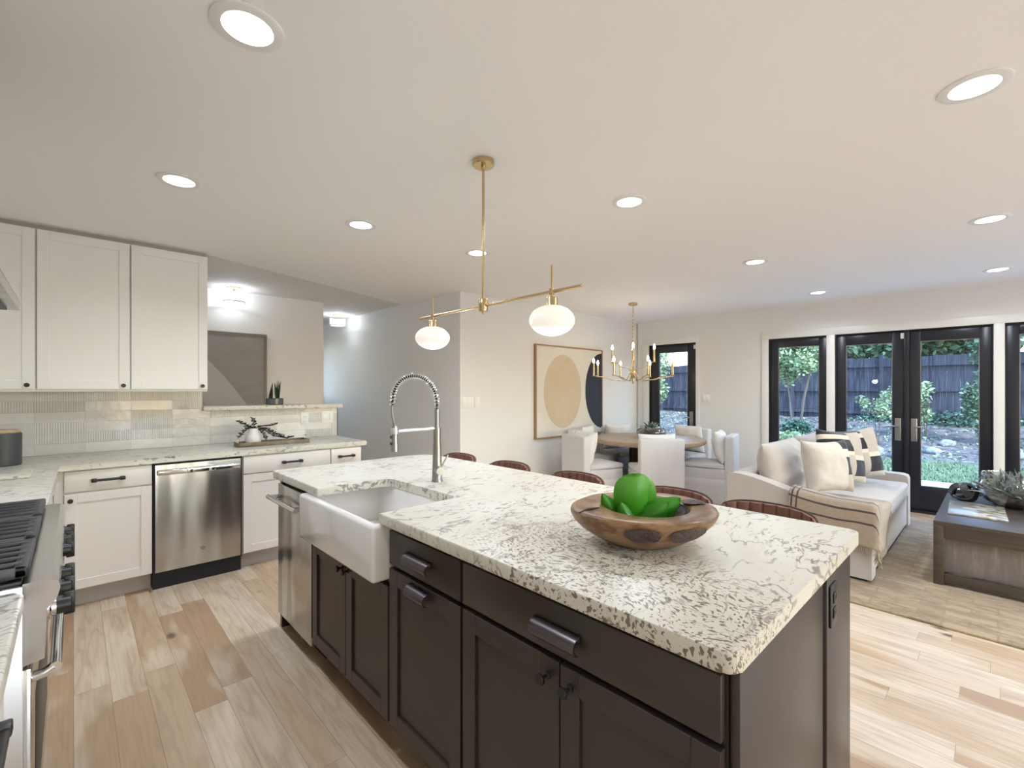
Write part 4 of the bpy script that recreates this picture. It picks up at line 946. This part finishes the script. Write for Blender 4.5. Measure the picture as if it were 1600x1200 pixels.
# ------------------------------------------------------------------ living room: rug, sofa, coffee table
b = MB(); b.box(3.66, 6.45, -2.3, 1.62, 0.0005, .014, .005); tag(obj('area_rug', b, 'rug'), 'woven beige and tan area rug under the sofa and coffee table', 'rug')
def sofa():
    x0, x1, yf, yb = 4.085, 6.14, .615, 1.60
    r = thing('sofa', 'cream linen sofa with loose cushions, side towards the island', 'sofa', ((x0 + x1) / 2, 1.1, .014))
    b = MB(); b.box(x0 + .15, x1 - .15, yf + .01, yb, .05, .34, .02, 3); obj('base', b, 'linen', r)
    prof = [(yf, .035), (yf, .50), (yf + .01, .527), (yf + .04, .540), (yf + .20, .545), (yf + .33, .556), (yf + .45, .575), (yf + .56, .600), (yf + .67, .632), (yf + .78, .66), (yf + .88, .676), (yf + .95, .678), (yb, .665), (yb + .012, .64), (yb + .012, .035)]
    for xa in (x0, x1 - .15):
        b = MB(); b.prism(prof, xa, xa + .15, 'x')
        es = [e for e in b.bm.edges if len(e.link_faces) == 2 and e.calc_face_angle(0) > 1.2 and abs(e.verts[0].co.x - e.verts[1].co.x) < .01]
        bmesh.ops.bevel(b.bm, geom=es, offset=.022, segments=3, affect='EDGES', profile=.5); obj('arm', b, 'linen', r, 50)
    b = MB(); rbox(b, x0 + .15, x1 - .15, yb - .15, yb + .01, .05, .68, .03); obj('back', b, 'linen', r)
    b = MB(); rbox(b, x0 + .155, x1 - .155, yf - .012, yb - .16, .34, .475, .045, cuts=6, puff=.03, wob=.006); obj('seat_cushion', b, 'linen', r, 60, sub=1)
    for xa, xb, sd in ((x0 + .12, x0 + .12 + .90, 1), (x1 - .12 - .90, x1 - .14, 7)):
        b = pillow(T3((xa + xb) / 2, 1.33, .69, 0, R(-12)), xb - xa, .50, .30, seed=sd, pinch=.03); obj('back_cushion', b, 'linen', r, 80, sub=1)
    b = MB(); b.box(x0 + .03, x1 - .03, yf + .03, yb - .02, .014, .05); obj('plinth', b, 'dark_in', r)
sofa()
for (mat_, w_, h_, x, y, z, rz, rx, ry, lab) in (
        ('halfp', .42, .44, 4.44, .96, .765, R(-36), R(-12), 0, 'cream pillow with a black and tan banded edge, at the near end of the sofa'),
        ('stripes', .50, .50, 5.12, 1.00, .775, R(-30), R(-14), R(5), 'black, tan and cream striped pillow leaning on the sofa back, left one'),
        ('stripes', .50, .50, 5.50, .95, .77, R(-38), R(-12), R(-5), 'black, tan and cream striped pillow at the far end of the sofa')):
    b = pillow(I4, w_, h_, .20, seed=x, pinch=.11); o = obj('throw_pillow', b, mat_, None, 80, sub=1)
    o.location = (x, y, z); o.rotation_mode = 'XYZ'; o.rotation_euler = (rx, ry, rz)
    tag(o, lab, 'pillow', 'striped pillows on the sofa' if mat_ == 'stripes' else None)
def throw_blanket():
    path = [(4.62, .512), (4.50, .512), (4.38, .515), (4.29, .535), (4.245, .565), (4.20, .578), (4.12, .580), (4.078, .565), (4.062, .53), (4.055, .45), (4.05, .36), (4.045, .28)]
    S = [0]
    for a, c in zip(path, path[1:]): S.append(S[-1] + math.dist(a, c))
    def at_(s):
        d = s * S[-1]
        for i in range(len(S) - 1):
            if d <= S[i + 1] + 1e-9: t = (d - S[i]) / (S[i + 1] - S[i]); return path[i][0] * (1 - t) + path[i + 1][0] * t, path[i][1] * (1 - t) + path[i + 1][1] * t
        return path[-1]
    def arm_h(y):
        P = [(.6, .54), (.82, .545), (.95, .556), (1.06, .575), (1.17, .6), (1.28, .632)]
        for a, c in zip(P, P[1:]):
            if y <= c[0]: return a[1] + (c[1] - a[1]) * max(0, (y - a[0])) / (c[0] - a[0])
        return .64
    def f(u, v):
        x, z = at_(u); y = 1.17 - .74 * v - .06 * u + .015 * math.sin(u * 9)
        z += (arm_h(max(y, .6)) - .545) * min(1, max(0, (u - .25) * 4)) * (1 if z > .5 else .6)
        fold = .010 * math.sin(v * 17 + u * 3) * max(0, (u - .55)); x -= abs(fold) + .006 * (u > .55); z += .006 * noise.noise(Vector((u * 6, v * 6, 1)))
        if y < .60:  # hangs over the front corner
            d = .60 - y; z -= d * (.35 + 1.15 * math.sin(math.pi * min(1, u)) ** .8); y = .592 - .012 * math.sin(d * 30) - d * .12
            x += .03 * d
        return Vector((x, y, z))
    b = MB(); b.grid(f, 70, 46, uv=True); o = obj('throw_blanket', b, 'throw', None, 80, solid=.008)
    tag(o, 'beige striped throw with fringed ends draped over the near arm of the sofa', 'blanket')
    rnd = random.Random(3); b = MB()
    for k in range(84):
        p = f(1, k / 83); b.tube([p, p + Vector((rnd.uniform(-.006, .002), rnd.uniform(-.008, .008), -.025)), p + Vector((rnd.uniform(-.012, .002), rnd.uniform(-.014, .014), -.048))], [.0022, .002, .0012], 4)
    for k in range(50):
        p = f(k / 49, 1); b.tube([p, p + Vector((rnd.uniform(-.008, .008), -.006, -.022)), p + Vector((rnd.uniform(-.014, .014), -.012, -.042))], [.0022, .002, .0012], 4)
    fr = obj('fringe', b, 'throw', o)
throw_blanket()
def coffee_table():
    x0, x1, y1, y0, z = 4.415, 5.70, .318, -1.02, .46; t = .055
    r = thing('coffee_table', 'grey-brown wooden coffee table with open frame sides on the rug', 'table', ((x0 + x1) / 2, (y0 + y1) / 2, .014))
    b = MB(); b.box(x0, x1, y0, y1, z - .028, z, .003); obj('tabletop', b, 'tablewood', r)
    for (xa, ya) in ((x0, y1 - t), (x1 - t, y1 - t), (x0, y0), (x1 - t, y0)):
        b = MB(); b.box(xa, xa + t, ya, ya + t, .014, z - .028, .002); obj('leg', b, 'tablewood', r)
    b = MB(); b.box(x0 + .004, x0 + t - .02, y0 + t, y1 - t, z - .115, z - .028, .002); b.box(x1 - t + .02, x1 - .004, y0 + t, y1 - t, z - .115, z - .028, .002); b.box(x0 + t, x1 - t, y1 - t + .02, y1 - .004, z - .115, z - .028, .002); b.box(x0 + t, x1 - t, y0 + .004, y0 + t - .02, z - .115, z - .028, .002); obj('apron', b, 'tablewood', r)
    b = MB(); b.box(x0 + .008, x0 + t - .01, y0 + t, y1 - t, .03, .095, .002); b.box(x1 - t + .01, x1 - .008, y0 + t, y1 - t, .03, .095, .002); b.box(x0 + t, x1 - t, y1 - t + .01, y1 - .008, .03, .095, .002); obj('stretcher', b, 'tablewood', r)
    b = MB(); b.box(x0 + t + .02, x0 + t + .04, y0 + t, y1 - t, .095, z - .115); obj('inner_panel', b, 'panelwood', r)
    b = MB(); b.cyl((x0 + .11, y1 - .11, z - .16), (x0 + .11, y1 - .11, z - .115), .022); obj('bracket', b, 'black', r)
coffee_table()
b = MB(); b.box(-.28, .28, -.155, .155, -.006, .006, .002); o = obj('magazine', b, 'mag'); o.location = (5.0, .115, .4665); o.rotation_euler = (0, 0, R(2)); o.scale = (1, 1, 1)
tag(o, 'landscape picture magazine lying on the coffee table', 'magazine')
def knot():
    r_ = None
    b = MB(T3(5.38, .175, .46))
    for k, (rz, rx, c) in enumerate(((0, 62, (0, 0, .075)), (120, 58, (.02, .03, .075)), (240, 66, (-.02, .02, .07)))):
        mm = T3(*c, R(rz), R(rx)); n = 40; ro, ri, hw = .085, .073, .026
        V = []
        for i in range(n):
            a = 2 * math.pi * i / n; cx_, sy_ = math.cos(a), math.sin(a)
            q = 1 / max(abs(cx_) ** 3 + abs(sy_) ** 3, 1e-6) ** (1 / 3)
            V.append([b.bm.verts.new(mm @ Vector((cx_ * rr * q, sy_ * rr * q * .8, hh))) for rr, hh in ((ro, -hw), (ro, hw), (ri, hw), (ri, -hw))])
        for i in range(n):
            A, B = V[i], V[(i + 1) % n]
            for j in range(4): b.bm.faces.new((A[j], A[(j + 1) % 4], B[(j + 1) % 4], B[j]))
        for col in V:
            for v in col: v.co = b.M @ v.co
    zmin = min(v.co.z for v in b.bm.verts)
    for v in b.bm.verts: v.co.z += .461 - zmin
    tag(obj('knot_sculpture', b, 'knot'), 'black knot of interlocked bands behind the magazine on the coffee table', 'sculpture')
knot()
def air_vase():
    x, y, z = 5.36, -.065, .461; r = thing('glass_vase', 'clear round glass vase of grey spiky plants on the coffee table', 'vase', (x, y, z))
    P = [(0, 0), (.08, 0), (.10, .008), (.15, .045), (.185, .10), (.192, .14), (.175, .19), (.160, .225), (.165, .26)]
    b = MB(T3(x, y, z)); b.lathe(P + [(q * .98, w_) for q, w_ in P[::-1][:-1]] + [(0, .008)], 48); obj('glass_bowl', b, 'glass', r, 60)
    b = MB(T3(x, y, z)); b.lathe([(0, .012), (.09, .012), (.13, .036), (.155, .060), (.125, .082), (.06, .09), (0, .09)], 44, wob=lambda a, w_: 1 - .06 * abs(noise.noise(Vector((math.cos(a) * 5, math.sin(a) * 5, w_ * 40))))); obj('moss', b, 'soil', r)
    rnd = random.Random(8)
    for k in range(6):
        az = k * 1.05 + .3; c = T3(x + .07 * math.cos(az), y + .07 * math.sin(az), z + .085, az - math.pi / 2, R(-24))
        b = MB(); rosette(b, c, 15, .25, .03, th=.004, spread=(6, 55), seed=k, tip=.45); obj('air_plant', b, 'airplant', r, 60)
air_vase()

# ------------------------------------------------------------------ wooden bowl with the big green succulent
def bowl():
    cx, cy = 1.244, .735; ya = math.atan2(-.688, .725)
    B0 = T3(cx, cy, .92, ya)           # local x runs across the view, y away
    r = thing('wooden_bowl', 'rustic teak bowl with a hollowed rim and dark bark patches on the island', 'bowl', (cx, cy, .92), ya)
    n = 64; a_, b_ = .218, .165
    def outer(z):  # ellipse scale by height
        t = z / .105; return .36 + .64 * math.sin(min(1, t) * math.pi / 2) ** .8
    b = MB(B0); rings = []
    def ring(sa, sb, z, ox=0, oy=0, w_=.0, tilt=0):
        out = []
        for k in range(n):
            an = 2 * math.pi * k / n; q = 1 + w_ * noise.noise(Vector((math.cos(an) * 1.6, math.sin(an) * 1.6, z * 12)))
            out.append(b.bm.verts.new(B0 @ Vector((sa * q * math.cos(an) + ox, sb * q * math.sin(an) + oy, z + tilt * sb * math.sin(an) * q))))
        rings.append(out)
    for z in (0, .012, .03, .052, .075, .092, .102): ring(a_ * outer(z), b_ * outer(z), z, w_=.05)
    ring(a_ * .985, b_ * .98, .110, w_=.05, tilt=.03); ring(a_ * .93, b_ * .92, .114, w_=.05, tilt=.05)
    ring(a_ * .60, b_ * .70, .112, .012, .01, tilt=.05); ring(a_ * .57, b_ * .66, .106, .012, .01, tilt=.03)
    for A, B_ in zip(rings, rings[1:]):
        for k in range(n): b.bm.faces.new((A[k], A[(k + 1) % n], B_[(k + 1) % n], B_[k]))
    b.bm.faces.new(rings[0][::-1]); obj('shell', b, 'teak', r, 50)
    b = MB(B0); R2 = []
    for (s, z) in ((.575, .1065), (.53, .08), (.42, .045), (.2, .035)):
        R2.append([b.bm.verts.new(B0 @ Vector((a_ * s * math.cos(2 * math.pi * k / n) + .012, b_ * s * 1.15 * math.sin(2 * math.pi * k / n) + .01, z + .03 * b_ * s * math.sin(2 * math.pi * k / n)))) for k in range(n)])
    for A, B_ in zip(R2, R2[1:]):
        for k in range(n): b.bm.faces.new((A[k], A[(k + 1) % n], B_[(k + 1) % n], B_[k]))
    b.bm.faces.new(R2[-1]); obj('hollow', b, 'teak_dark', r)
    # rough bark scars set into the flank and the rim
    def scar(fn, name='bark_patch'):
        b = MB(B0); N = 20; P = [b.bm.verts.new(B0 @ fn(0, 0))]; last = None; first_ = None; rg = []
        for ri in (.35, .7, 1):
            rr = []
            for k in range(N):
                an = 2 * math.pi * k / N; q = ri * (1 + .22 * noise.noise(Vector((math.cos(an) * 2 + 5, math.sin(an) * 2, 1)))); rr.append(b.bm.verts.new(B0 @ fn(q * math.cos(an), q * math.sin(an), 1 - ri)))
            rg.append(rr)
        for k in range(N): b.bm.faces.new((P[0], rg[0][k], rg[0][(k + 1) % N]))
        for A, B_ in zip(rg, rg[1:]):
            for k in range(N): b.bm.faces.new((A[k], A[(k + 1) % N], B_[(k + 1) % N], B_[k]))
        obj(name, b, 'teak_dark', r, 50)
    def flank(a0, az, z0, hz):
        def fn(u, v, k=1):
            an = R(a0) + u * R(az); z = z0 + v * hz; s = outer(z) * (1.022 + .010 * k)
            return Vector((a_ * s * math.cos(an), b_ * s * math.sin(an), z))
        return fn
    scar(flank(-64, 18, .064, .025)); scar(flank(-103, 14, .066, .023))
    scar(lambda u, v, k=1: Vector((.158 + .038 * u, .03 + .026 * v, .1165 + .05 * (.03 + .026 * v) + .003 * k)))
    b = MB(B0); b.tube([Vector((-.203, -.06, .108)), Vector((-.175, -.045, .1135)), Vector((-.14, -.03, .1145))], [.002, .004, .002], 6); obj('crack', b, 'dark_in', r)
    # plant
    p = thing('succulent', 'bright green broad-leaved succulent sitting in the wooden bowl', 'plant', (cx, cy, .965), ya)
    for (lx, ly, az, tilt, L, W, cup) in ((-.022, .0, 8, 6, .172, .125, .35), (.030, .03, -25, 6, .160, .10, .4), (.055, .01, -70, 48, .135, .085, .5), (.03, -.015, -60, 40, .11, .07, .5),
                                         (-.075, .01, 75, 30, .12, .055, .6), (-.055, .02, 110, 38, .10, .06, .6), (-.01, .05, 180, 25, .12, .09, .5), (-.04, -.02, 60, 20, .09, .05, .5)):
        b = MB(); mm = B0 @ T3(lx * .6 - .02, ly, .045, R(az)) @ Matrix.Rotation(R(tilt), 4, 'X') if az not in (75, 110, 60, -70, -60) else B0 @ T3(lx * .6 - .02, ly, .045) @ Matrix.Rotation(R(tilt if az < 0 else -tilt), 4, 'Y')
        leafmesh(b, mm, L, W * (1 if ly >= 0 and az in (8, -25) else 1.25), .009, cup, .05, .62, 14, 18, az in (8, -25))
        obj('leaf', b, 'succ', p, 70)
bowl()

# ------------------------------------------------------------------ things on the wall counter and the ledge
def tray():
    rz = R(-1.5); x, y = 1.235, 4.27; r = thing('wooden_tray', 'long low wooden tray with metal end handles on the wall counter', 'tray', (x, y, .92), rz)
    mm = T3(x, y, .92, rz); b = MB(mm); L, W = .275, .085
    b.box(-L, L, -W, W, 0, .010); b.box(-L, L, -W, -W + .012, 0, .034, .002); b.box(-L, L, W - .012, W, 0, .034, .002); b.box(-L, -L + .012, -W, W, 0, .034, .002); b.box(L - .012, L, -W, W, 0, .034, .002); obj('body', b, 'tray', r)
    for s in (-1, 1):
        b = MB(mm); b.tube([(s * (L - .006), -.035, .034), (s * (L - .006), -.035, .062), (s * (L - .006), .035, .062), (s * (L - .006), .035, .034)], .0035, 8); obj('handle', b, 'nickel', r)
tray()
def pot():
    x, y, z = 1.085, 4.275, .930; r = thing('potted_plant', 'white ceramic pot of trailing dark leafy stems standing in the tray', 'plant', (x, y, z))
    b = MB(T3(x, y, z)); b.lathe([(0, 0), (.052, 0), (.058, .01), (.060, .04), (.054, .075), (.038, .10), (.036, .135), (.033, .135), (.033, .12), (0, .118)], 32); obj('pot', b, 'whitepot', r)
    rnd = random.Random(5)
    stems = [[(0, 0, .12), (-.06, 0, .17), (-.12, .01, .20)], [(0, 0, .12), (.01, 0, .17), (-.005, .01, .225)], [(0, 0, .12), (-.05, -.02, .14), (-.09, -.03, .10), (-.12, -.03, .06)],
             [(0, 0, .12), (.05, -.02, .15), (.12, -.03, .15), (.18, -.03, .165)], [(.0, 0, .12), (.05, -.02, .12), (.08, -.04, .06), (.09, -.04, .03)],
             [(.01, 0, .12), (.08, -.02, .12), (.16, -.03, .06), (.25, -.02, .036), (.32, -.02, .045)], [(0, 0, .12), (-.03, .0, .15), (-.06, .02, .15)], [(.01, 0, .12), (.09, -.01, .13), (.17, 0, .08), (.24, 0, .05)]]
    for st_ in stems:
        b = MB(T3(x, y, z)); b.tube(st_, [.0035] + [.0025] * (len(st_) - 1), 6)
        for a, c in zip(st_, st_[1:]):
            a, c = Vector(a), Vector(c); N = max(3, int((c - a).length / .011))
            for k in range(N):
                p = a.lerp(c, k / N)
                for sd in (-1, 1): leafmesh(b, T3(p.x, p.y, p.z, rnd.uniform(-1, 1), 0, sd * R(65 + rnd.uniform(-20, 20))), .026, .011, .001, .3, .1, .6, 2, 3)
        obj('stem', b, 'blackleaf', r, 60)
pot()
def snake_plant():
    x, y, z = 1.40, 4.79, 1.243; r = thing('snake_plant', 'small dark snake plant in a low glazed pot on the granite ledge', 'plant', (x, y, z))
    b = MB(T3(x, y, z)); b.lathe([(0, 0), (.072, 0), (.078, .006), (.078, .058), (.074, .062), (.071, .058), (.071, .05), (0, .05)], 36); obj('pot', b, 'smokepot', r)
    rnd = random.Random(2)
    for k in range(11):
        lx, ly = rnd.uniform(-.045, .045), rnd.uniform(-.03, .03); b = MB()
        leafmesh(b, T3(x + lx, y + ly, z + .045, rnd.uniform(0, 3), 0, R(lx * 260 + rnd.uniform(-4, 4))), rnd.choice((.20, .19, .14, .10, .17)), .026, .004, .5, 0, .55, 4, 8); obj('leaf', b, 'snake', r, 60)
snake_plant()
def canister():
    x, y = -.315, 4.20; r = thing('canister', 'charcoal canister with a wooden lid on the corner of the counter', 'canister', (x, y, .92))
    b = MB(T3(x, y, .92)); b.lathe([(0, 0), (.076, 0), (.082, .006), (.083, .19), (.080, .198), (0, .198)], 44); obj('jar', b, 'charcoal', r)
    b = MB(T3(x, y, .92)); b.lathe([(0, .198), (.070, .198), (.072, .203), (.071, .215), (.067, .219), (0, .219)], 40); obj('lid', b, 'oak', r)
canister()
b = MB(); b.box(-.62, -.165, 3.50, 3.80, .9205, .937, .004, 2); tag(obj('cutting_board', b, 'granite'), 'white marbled cutting board lying on the left counter beyond the range', 'cutting board')

# ------------------------------------------------------------------ the garden
def lumps(x, y): return .09 * noise.noise(Vector((x * .5, y * .5, 0))) + .04 * noise.noise(Vector((x * 1.7, y * 1.7, 3)))
def gz(x, y):
    t = max(0, min(1, (x - 13.2) / 5)); return -.14 + .60 * t * t * (3 - 2 * t) + (lumps(x, y) * (.15 + t) if x > 9 else 0)
b = MB(); b.box(-6, 7.1, -18, -4.86, -.2, -.06); tag(obj('rear_bounce_slab', b, 'concrete'), None, None, kind='structure')  # unseen slab added to bounce sunlight up onto the ceiling
b = MB(); b.grid(lambda u, v: Vector((7.0 + 24 * u, -16 + 38 * v, gz(7.0 + 24 * u, -16 + 38 * v))), 70, 90); tag(obj('ground', b, 'ground'), None, None, kind='structure')
b = MB(); b.box(7.15, 9.85, -4.5, 7, -.15, -.055); tag(obj('patio_slab', b, 'concrete'), None, None, kind='structure')
rnd = random.Random(11); b = MB()
for k in range(9000):
    x = 9.9 + 3.3 * rnd.random(); y = rnd.uniform(-3, 6); z = gz(x, y) - .005; a = rnd.uniform(0, 6.3); h = rnd.uniform(.03, .075); l = .012
    dx, dy = math.cos(a) * l, math.sin(a) * l; b.bm.faces.new([b.bm.verts.new(p) for p in ((x - dx, y - dy, z), (x + dx, y + dy, z), (x + dy * 2, y - dx * 2, z + h))])
tag(obj('lawn', b, 'grass', smooth=0), 'mown green grass of the lawn beyond the patio', 'grass', kind='stuff')
def fence():
    X = 18.6; r = thing('garden_fence', 'tall weathered grey board fence across the back of the garden', 'fence', (X, 2, .4))
    b = MB(T3(X, 2, 0)); rnd = random.Random(4); y = -13
    while y < 15:
        h = 2.42 + rnd.uniform(-.02, .02); b.box(-.012, .012, y + .001, y + .139, .3, h); y += .14
    for o in [obj('board_panel', b, 'fence', r, smooth=0)]: pass
    for z in (.62, 1.35, 2.12):
        b = MB(); b.box(X - .07, X - .014, -11, 17, z, z + .10); obj('rail', b, 'fence', r, smooth=0)
    for k in range(11):
        b = MB(); b.box(X - .12, X - .02, -10 + k * 2.5, -9.9 + k * 2.5, .25, 2.5); obj('post', b, 'fence', r, smooth=0)
fence()
def foliage(b, c, rad, n, size, seed):
    rnd = random.Random(seed); clumps = []
    for k in range(11):
        d = Vector((rnd.gauss(0, 1), rnd.gauss(0, 1), rnd.gauss(0, 1))).normalized() * rnd.uniform(.25, .85); clumps.append((d, rnd.uniform(.22, .48)))
    for k in range(n):
        cd, cr = clumps[k % 11]; d = Vector((rnd.gauss(0, 1), rnd.gauss(0, 1), rnd.gauss(0, 1))).normalized() * cr * rnd.random() ** .4
        q = cd + d + Vector((rnd.gauss(0, .06), rnd.gauss(0, .06), rnd.gauss(0, .06)))
        p = Vector(c) + Vector((q.x * rad[0], q.y * rad[1], q.z * rad[2])); s = size * rnd.uniform(.5, 1.2)
        a = Vector((rnd.gauss(0, 1), rnd.gauss(0, 1), rnd.gauss(0, .6))).normalized(); t = a.cross(Vector((rnd.gauss(0, 1), rnd.gauss(0, 1), rnd.gauss(0, 1)))).normalized()
        b.bm.faces.new([b.bm.verts.new(p + v) for v in (a * s, t * s * .45, -a * s, -t * s * .45)])
def shrub(name, lab, x, y, rad, zc, n, size, mat_, seed, trunk=True, group=None, cat='shrub', stems=3):
    z0 = gz(x, y); r = thing(name, lab, cat, (x, y, z0), 0, group)
    b = MB(); foliage(b, (x, y, z0 + zc), rad, n, size, seed); obj('foliage', b, mat_, r, smooth=0)
    if trunk:
        rnd = random.Random(seed)
        for k in range(stems):
            a = rnd.uniform(0, 6.3); dx, dy = math.cos(a) * rad[0] * .45, math.sin(a) * rad[1] * .45; t0 = max(.010, zc * .013)
            b = MB(); b.tube([(x + dx * .1, y + dy * .1, z0 - .1), (x + dx * .4, y + dy * .4, z0 + zc * .5), (x + dx, y + dy, z0 + zc + rad[2] * .4)], [t0, t0 * .7, t0 * .35], 7); obj('stem' if cat == 'shrub' else 'trunk', b, 'bark', r)
    return r
shrub('tree', 'broad pale-leaved tree filling the upper half of the left window', 14.0, 3.75, (1.0, 1.15, 1.1), 2.45, 8000, .07, 'leaf_a', 1, cat='tree')
shrub('tree', 'pale flickering tree behind the narrow glass door', 15.0, 8.75, (.9, .9, 1.5), 2.2, 6000, .075, 'leaf_a', 2, cat='tree')
shrub('tree', 'dark loose tree over the fence at the left double door pane', 20.6, 3.6, (1.2, 1.9, 1.9), 3.3, 9000, .14, 'leaf_b', 3, cat='tree')
shrub('tree', 'small autumn-coloured tree above the fence in the left door pane', 23.2, 3.7, (1.0, 1.5, 1.3), 2.9, 5000, .12, 'leaf_red', 4, cat='tree')
shrub('tree', 'green tree above the fence in the right double door pane', 20.8, .6, (1.2, 1.9, 1.9), 3.4, 9500, .14, 'leaf_b', 5, cat='tree')
shrub('tree', 'bright tree showing over the fence at the far right window', 20.6, -2.4, (1.2, 1.5, 1.7), 3.2, 7000, .13, 'leaf_a', 6, cat='tree')
shrub('tree', 'deep green tree over the fence behind the broad pale tree', 21.2, 7.6, (1.6, 2.8, 2.8), 3.9, 9000, .16, 'leaf_c', 7, cat='tree')
shrub('tree', 'leafy tree above the fence between the double doors', 21.0, 2.1, (1.2, 1.3, 1.9), 3.5, 8000, .14, 'leaf_b', 21, cat='tree')
shrub('tree', 'dense low tree just over the fence behind the right door pane', 22.4, 1.3, (1.3, 1.7, 1.5), 2.7, 9000, .15, 'leaf_b', 33, cat='tree')
shrub('tree', 'tall pale tree over the fence behind the right door pane', 23.6, .6, (1.3, 2.4, 2.0), 4.3, 9000, .16, 'leaf_a', 35, cat='tree')
shrub('shrub', 'rounded teal-green mound low in the left window', 13.6, 3.62, (.45, .55, .42), .50, 3800, .045, 'leaf_c', 8, trunk=False)
shrub('shrub', 'loose pale shrub low in front of the green mound', 12.5, 3.35, (.5, .7, .36), .30, 2800, .05, 'leaf_a', 9, trunk=False)
shrub('sapling', 'thin young tree with pale leaves in the left double door pane', 14.2, 2.02, (.40, .42, .42), 1.15, 800, .05, 'leaf_a', 10)
shrub('shrub', 'leafy bush against the fence at the left of the right door pane', 16.0, 1.30, (.45, .42, .62), .78, 2000, .065, 'leaf_a', 11)
shrub('shrub', 'tall leafy bush against the fence at the right of the right door pane', 15.6, .30, (.45, .48, .75), .95, 2200, .06, 'leaf_b', 12)
shrub('shrub', 'climbing branch of leaves across the top right of the double doors', 17.6, .15, (.4, .6, .5), 2.2, 1100, .075, 'leaf_b', 13)
shrub('shrub', 'dark bush along the fence seen through the far right window', 15.5, -1.15, (.5, .6, .6), .7, 2000, .065, 'leaf_c', 14)
shrub('shrub', 'low tangled groundcover at the foot of the fence', 17.7, 1.2, (.5, 2.6, .28), .15, 3000, .06, 'leaf_c', 15, trunk=False)
rl = ['left of the sapling', 'at the foot of the sapling', 'just right of the sapling', 'behind the sapling', 'in front of the green mound', 'below the right door pane bush', 'near the fence foot, middle', 'close to the far bush']
for k, (x, y, s) in enumerate(((13.3, 2.35, .20), (13.7, 2.05, .24), (13.5, 1.55, .18), (14.7, 2.45, .26), (11.9, 2.75, .15), (14.3, 1.05, .16), (15.2, .85, .15), (14.4, -.3, .16))):
    b = MB(); bmesh.ops.create_icosphere(b.bm, subdivisions=3, radius=1); z0 = gz(x, y)
    for v in b.bm.verts:
        n_ = noise.noise(v.co * 1.3 + Vector((k * 7, 0, 0))); v.co = Vector((x, y, z0 + s * .28)) + Vector((v.co.x * s * 1.2, v.co.y * s, v.co.z * s * .62)) * (1 + .3 * n_)
    tag(obj('garden_rock', b, 'rock', smooth=50), 'grey garden rock ' + rl[k], 'rock', 'rocks in the garden bed')
b = MB(); rnd = random.Random(9)
for k in range(5200):
    x = rnd.uniform(13.3, 18.3); y = rnd.uniform(-4, 10); z = gz(x, y) + rnd.uniform(.0, .05); s = rnd.uniform(.02, .06); a = Vector((rnd.gauss(0, 1), rnd.gauss(0, 1), rnd.gauss(0, .4))).normalized(); t = a.cross(Vector((rnd.gauss(0, .3), rnd.gauss(0, .3), 1))).normalized()
    b.bm.faces.new([b.bm.verts.new(Vector((x, y, z)) + v) for v in (a * s, t * s * .5, -a * s, -t * s * .5)])
tag(obj('leaf_litter', b, 'leaf_a', smooth=0), 'fallen leaves scattered over the garden bed', 'leaves', kind='stuff')
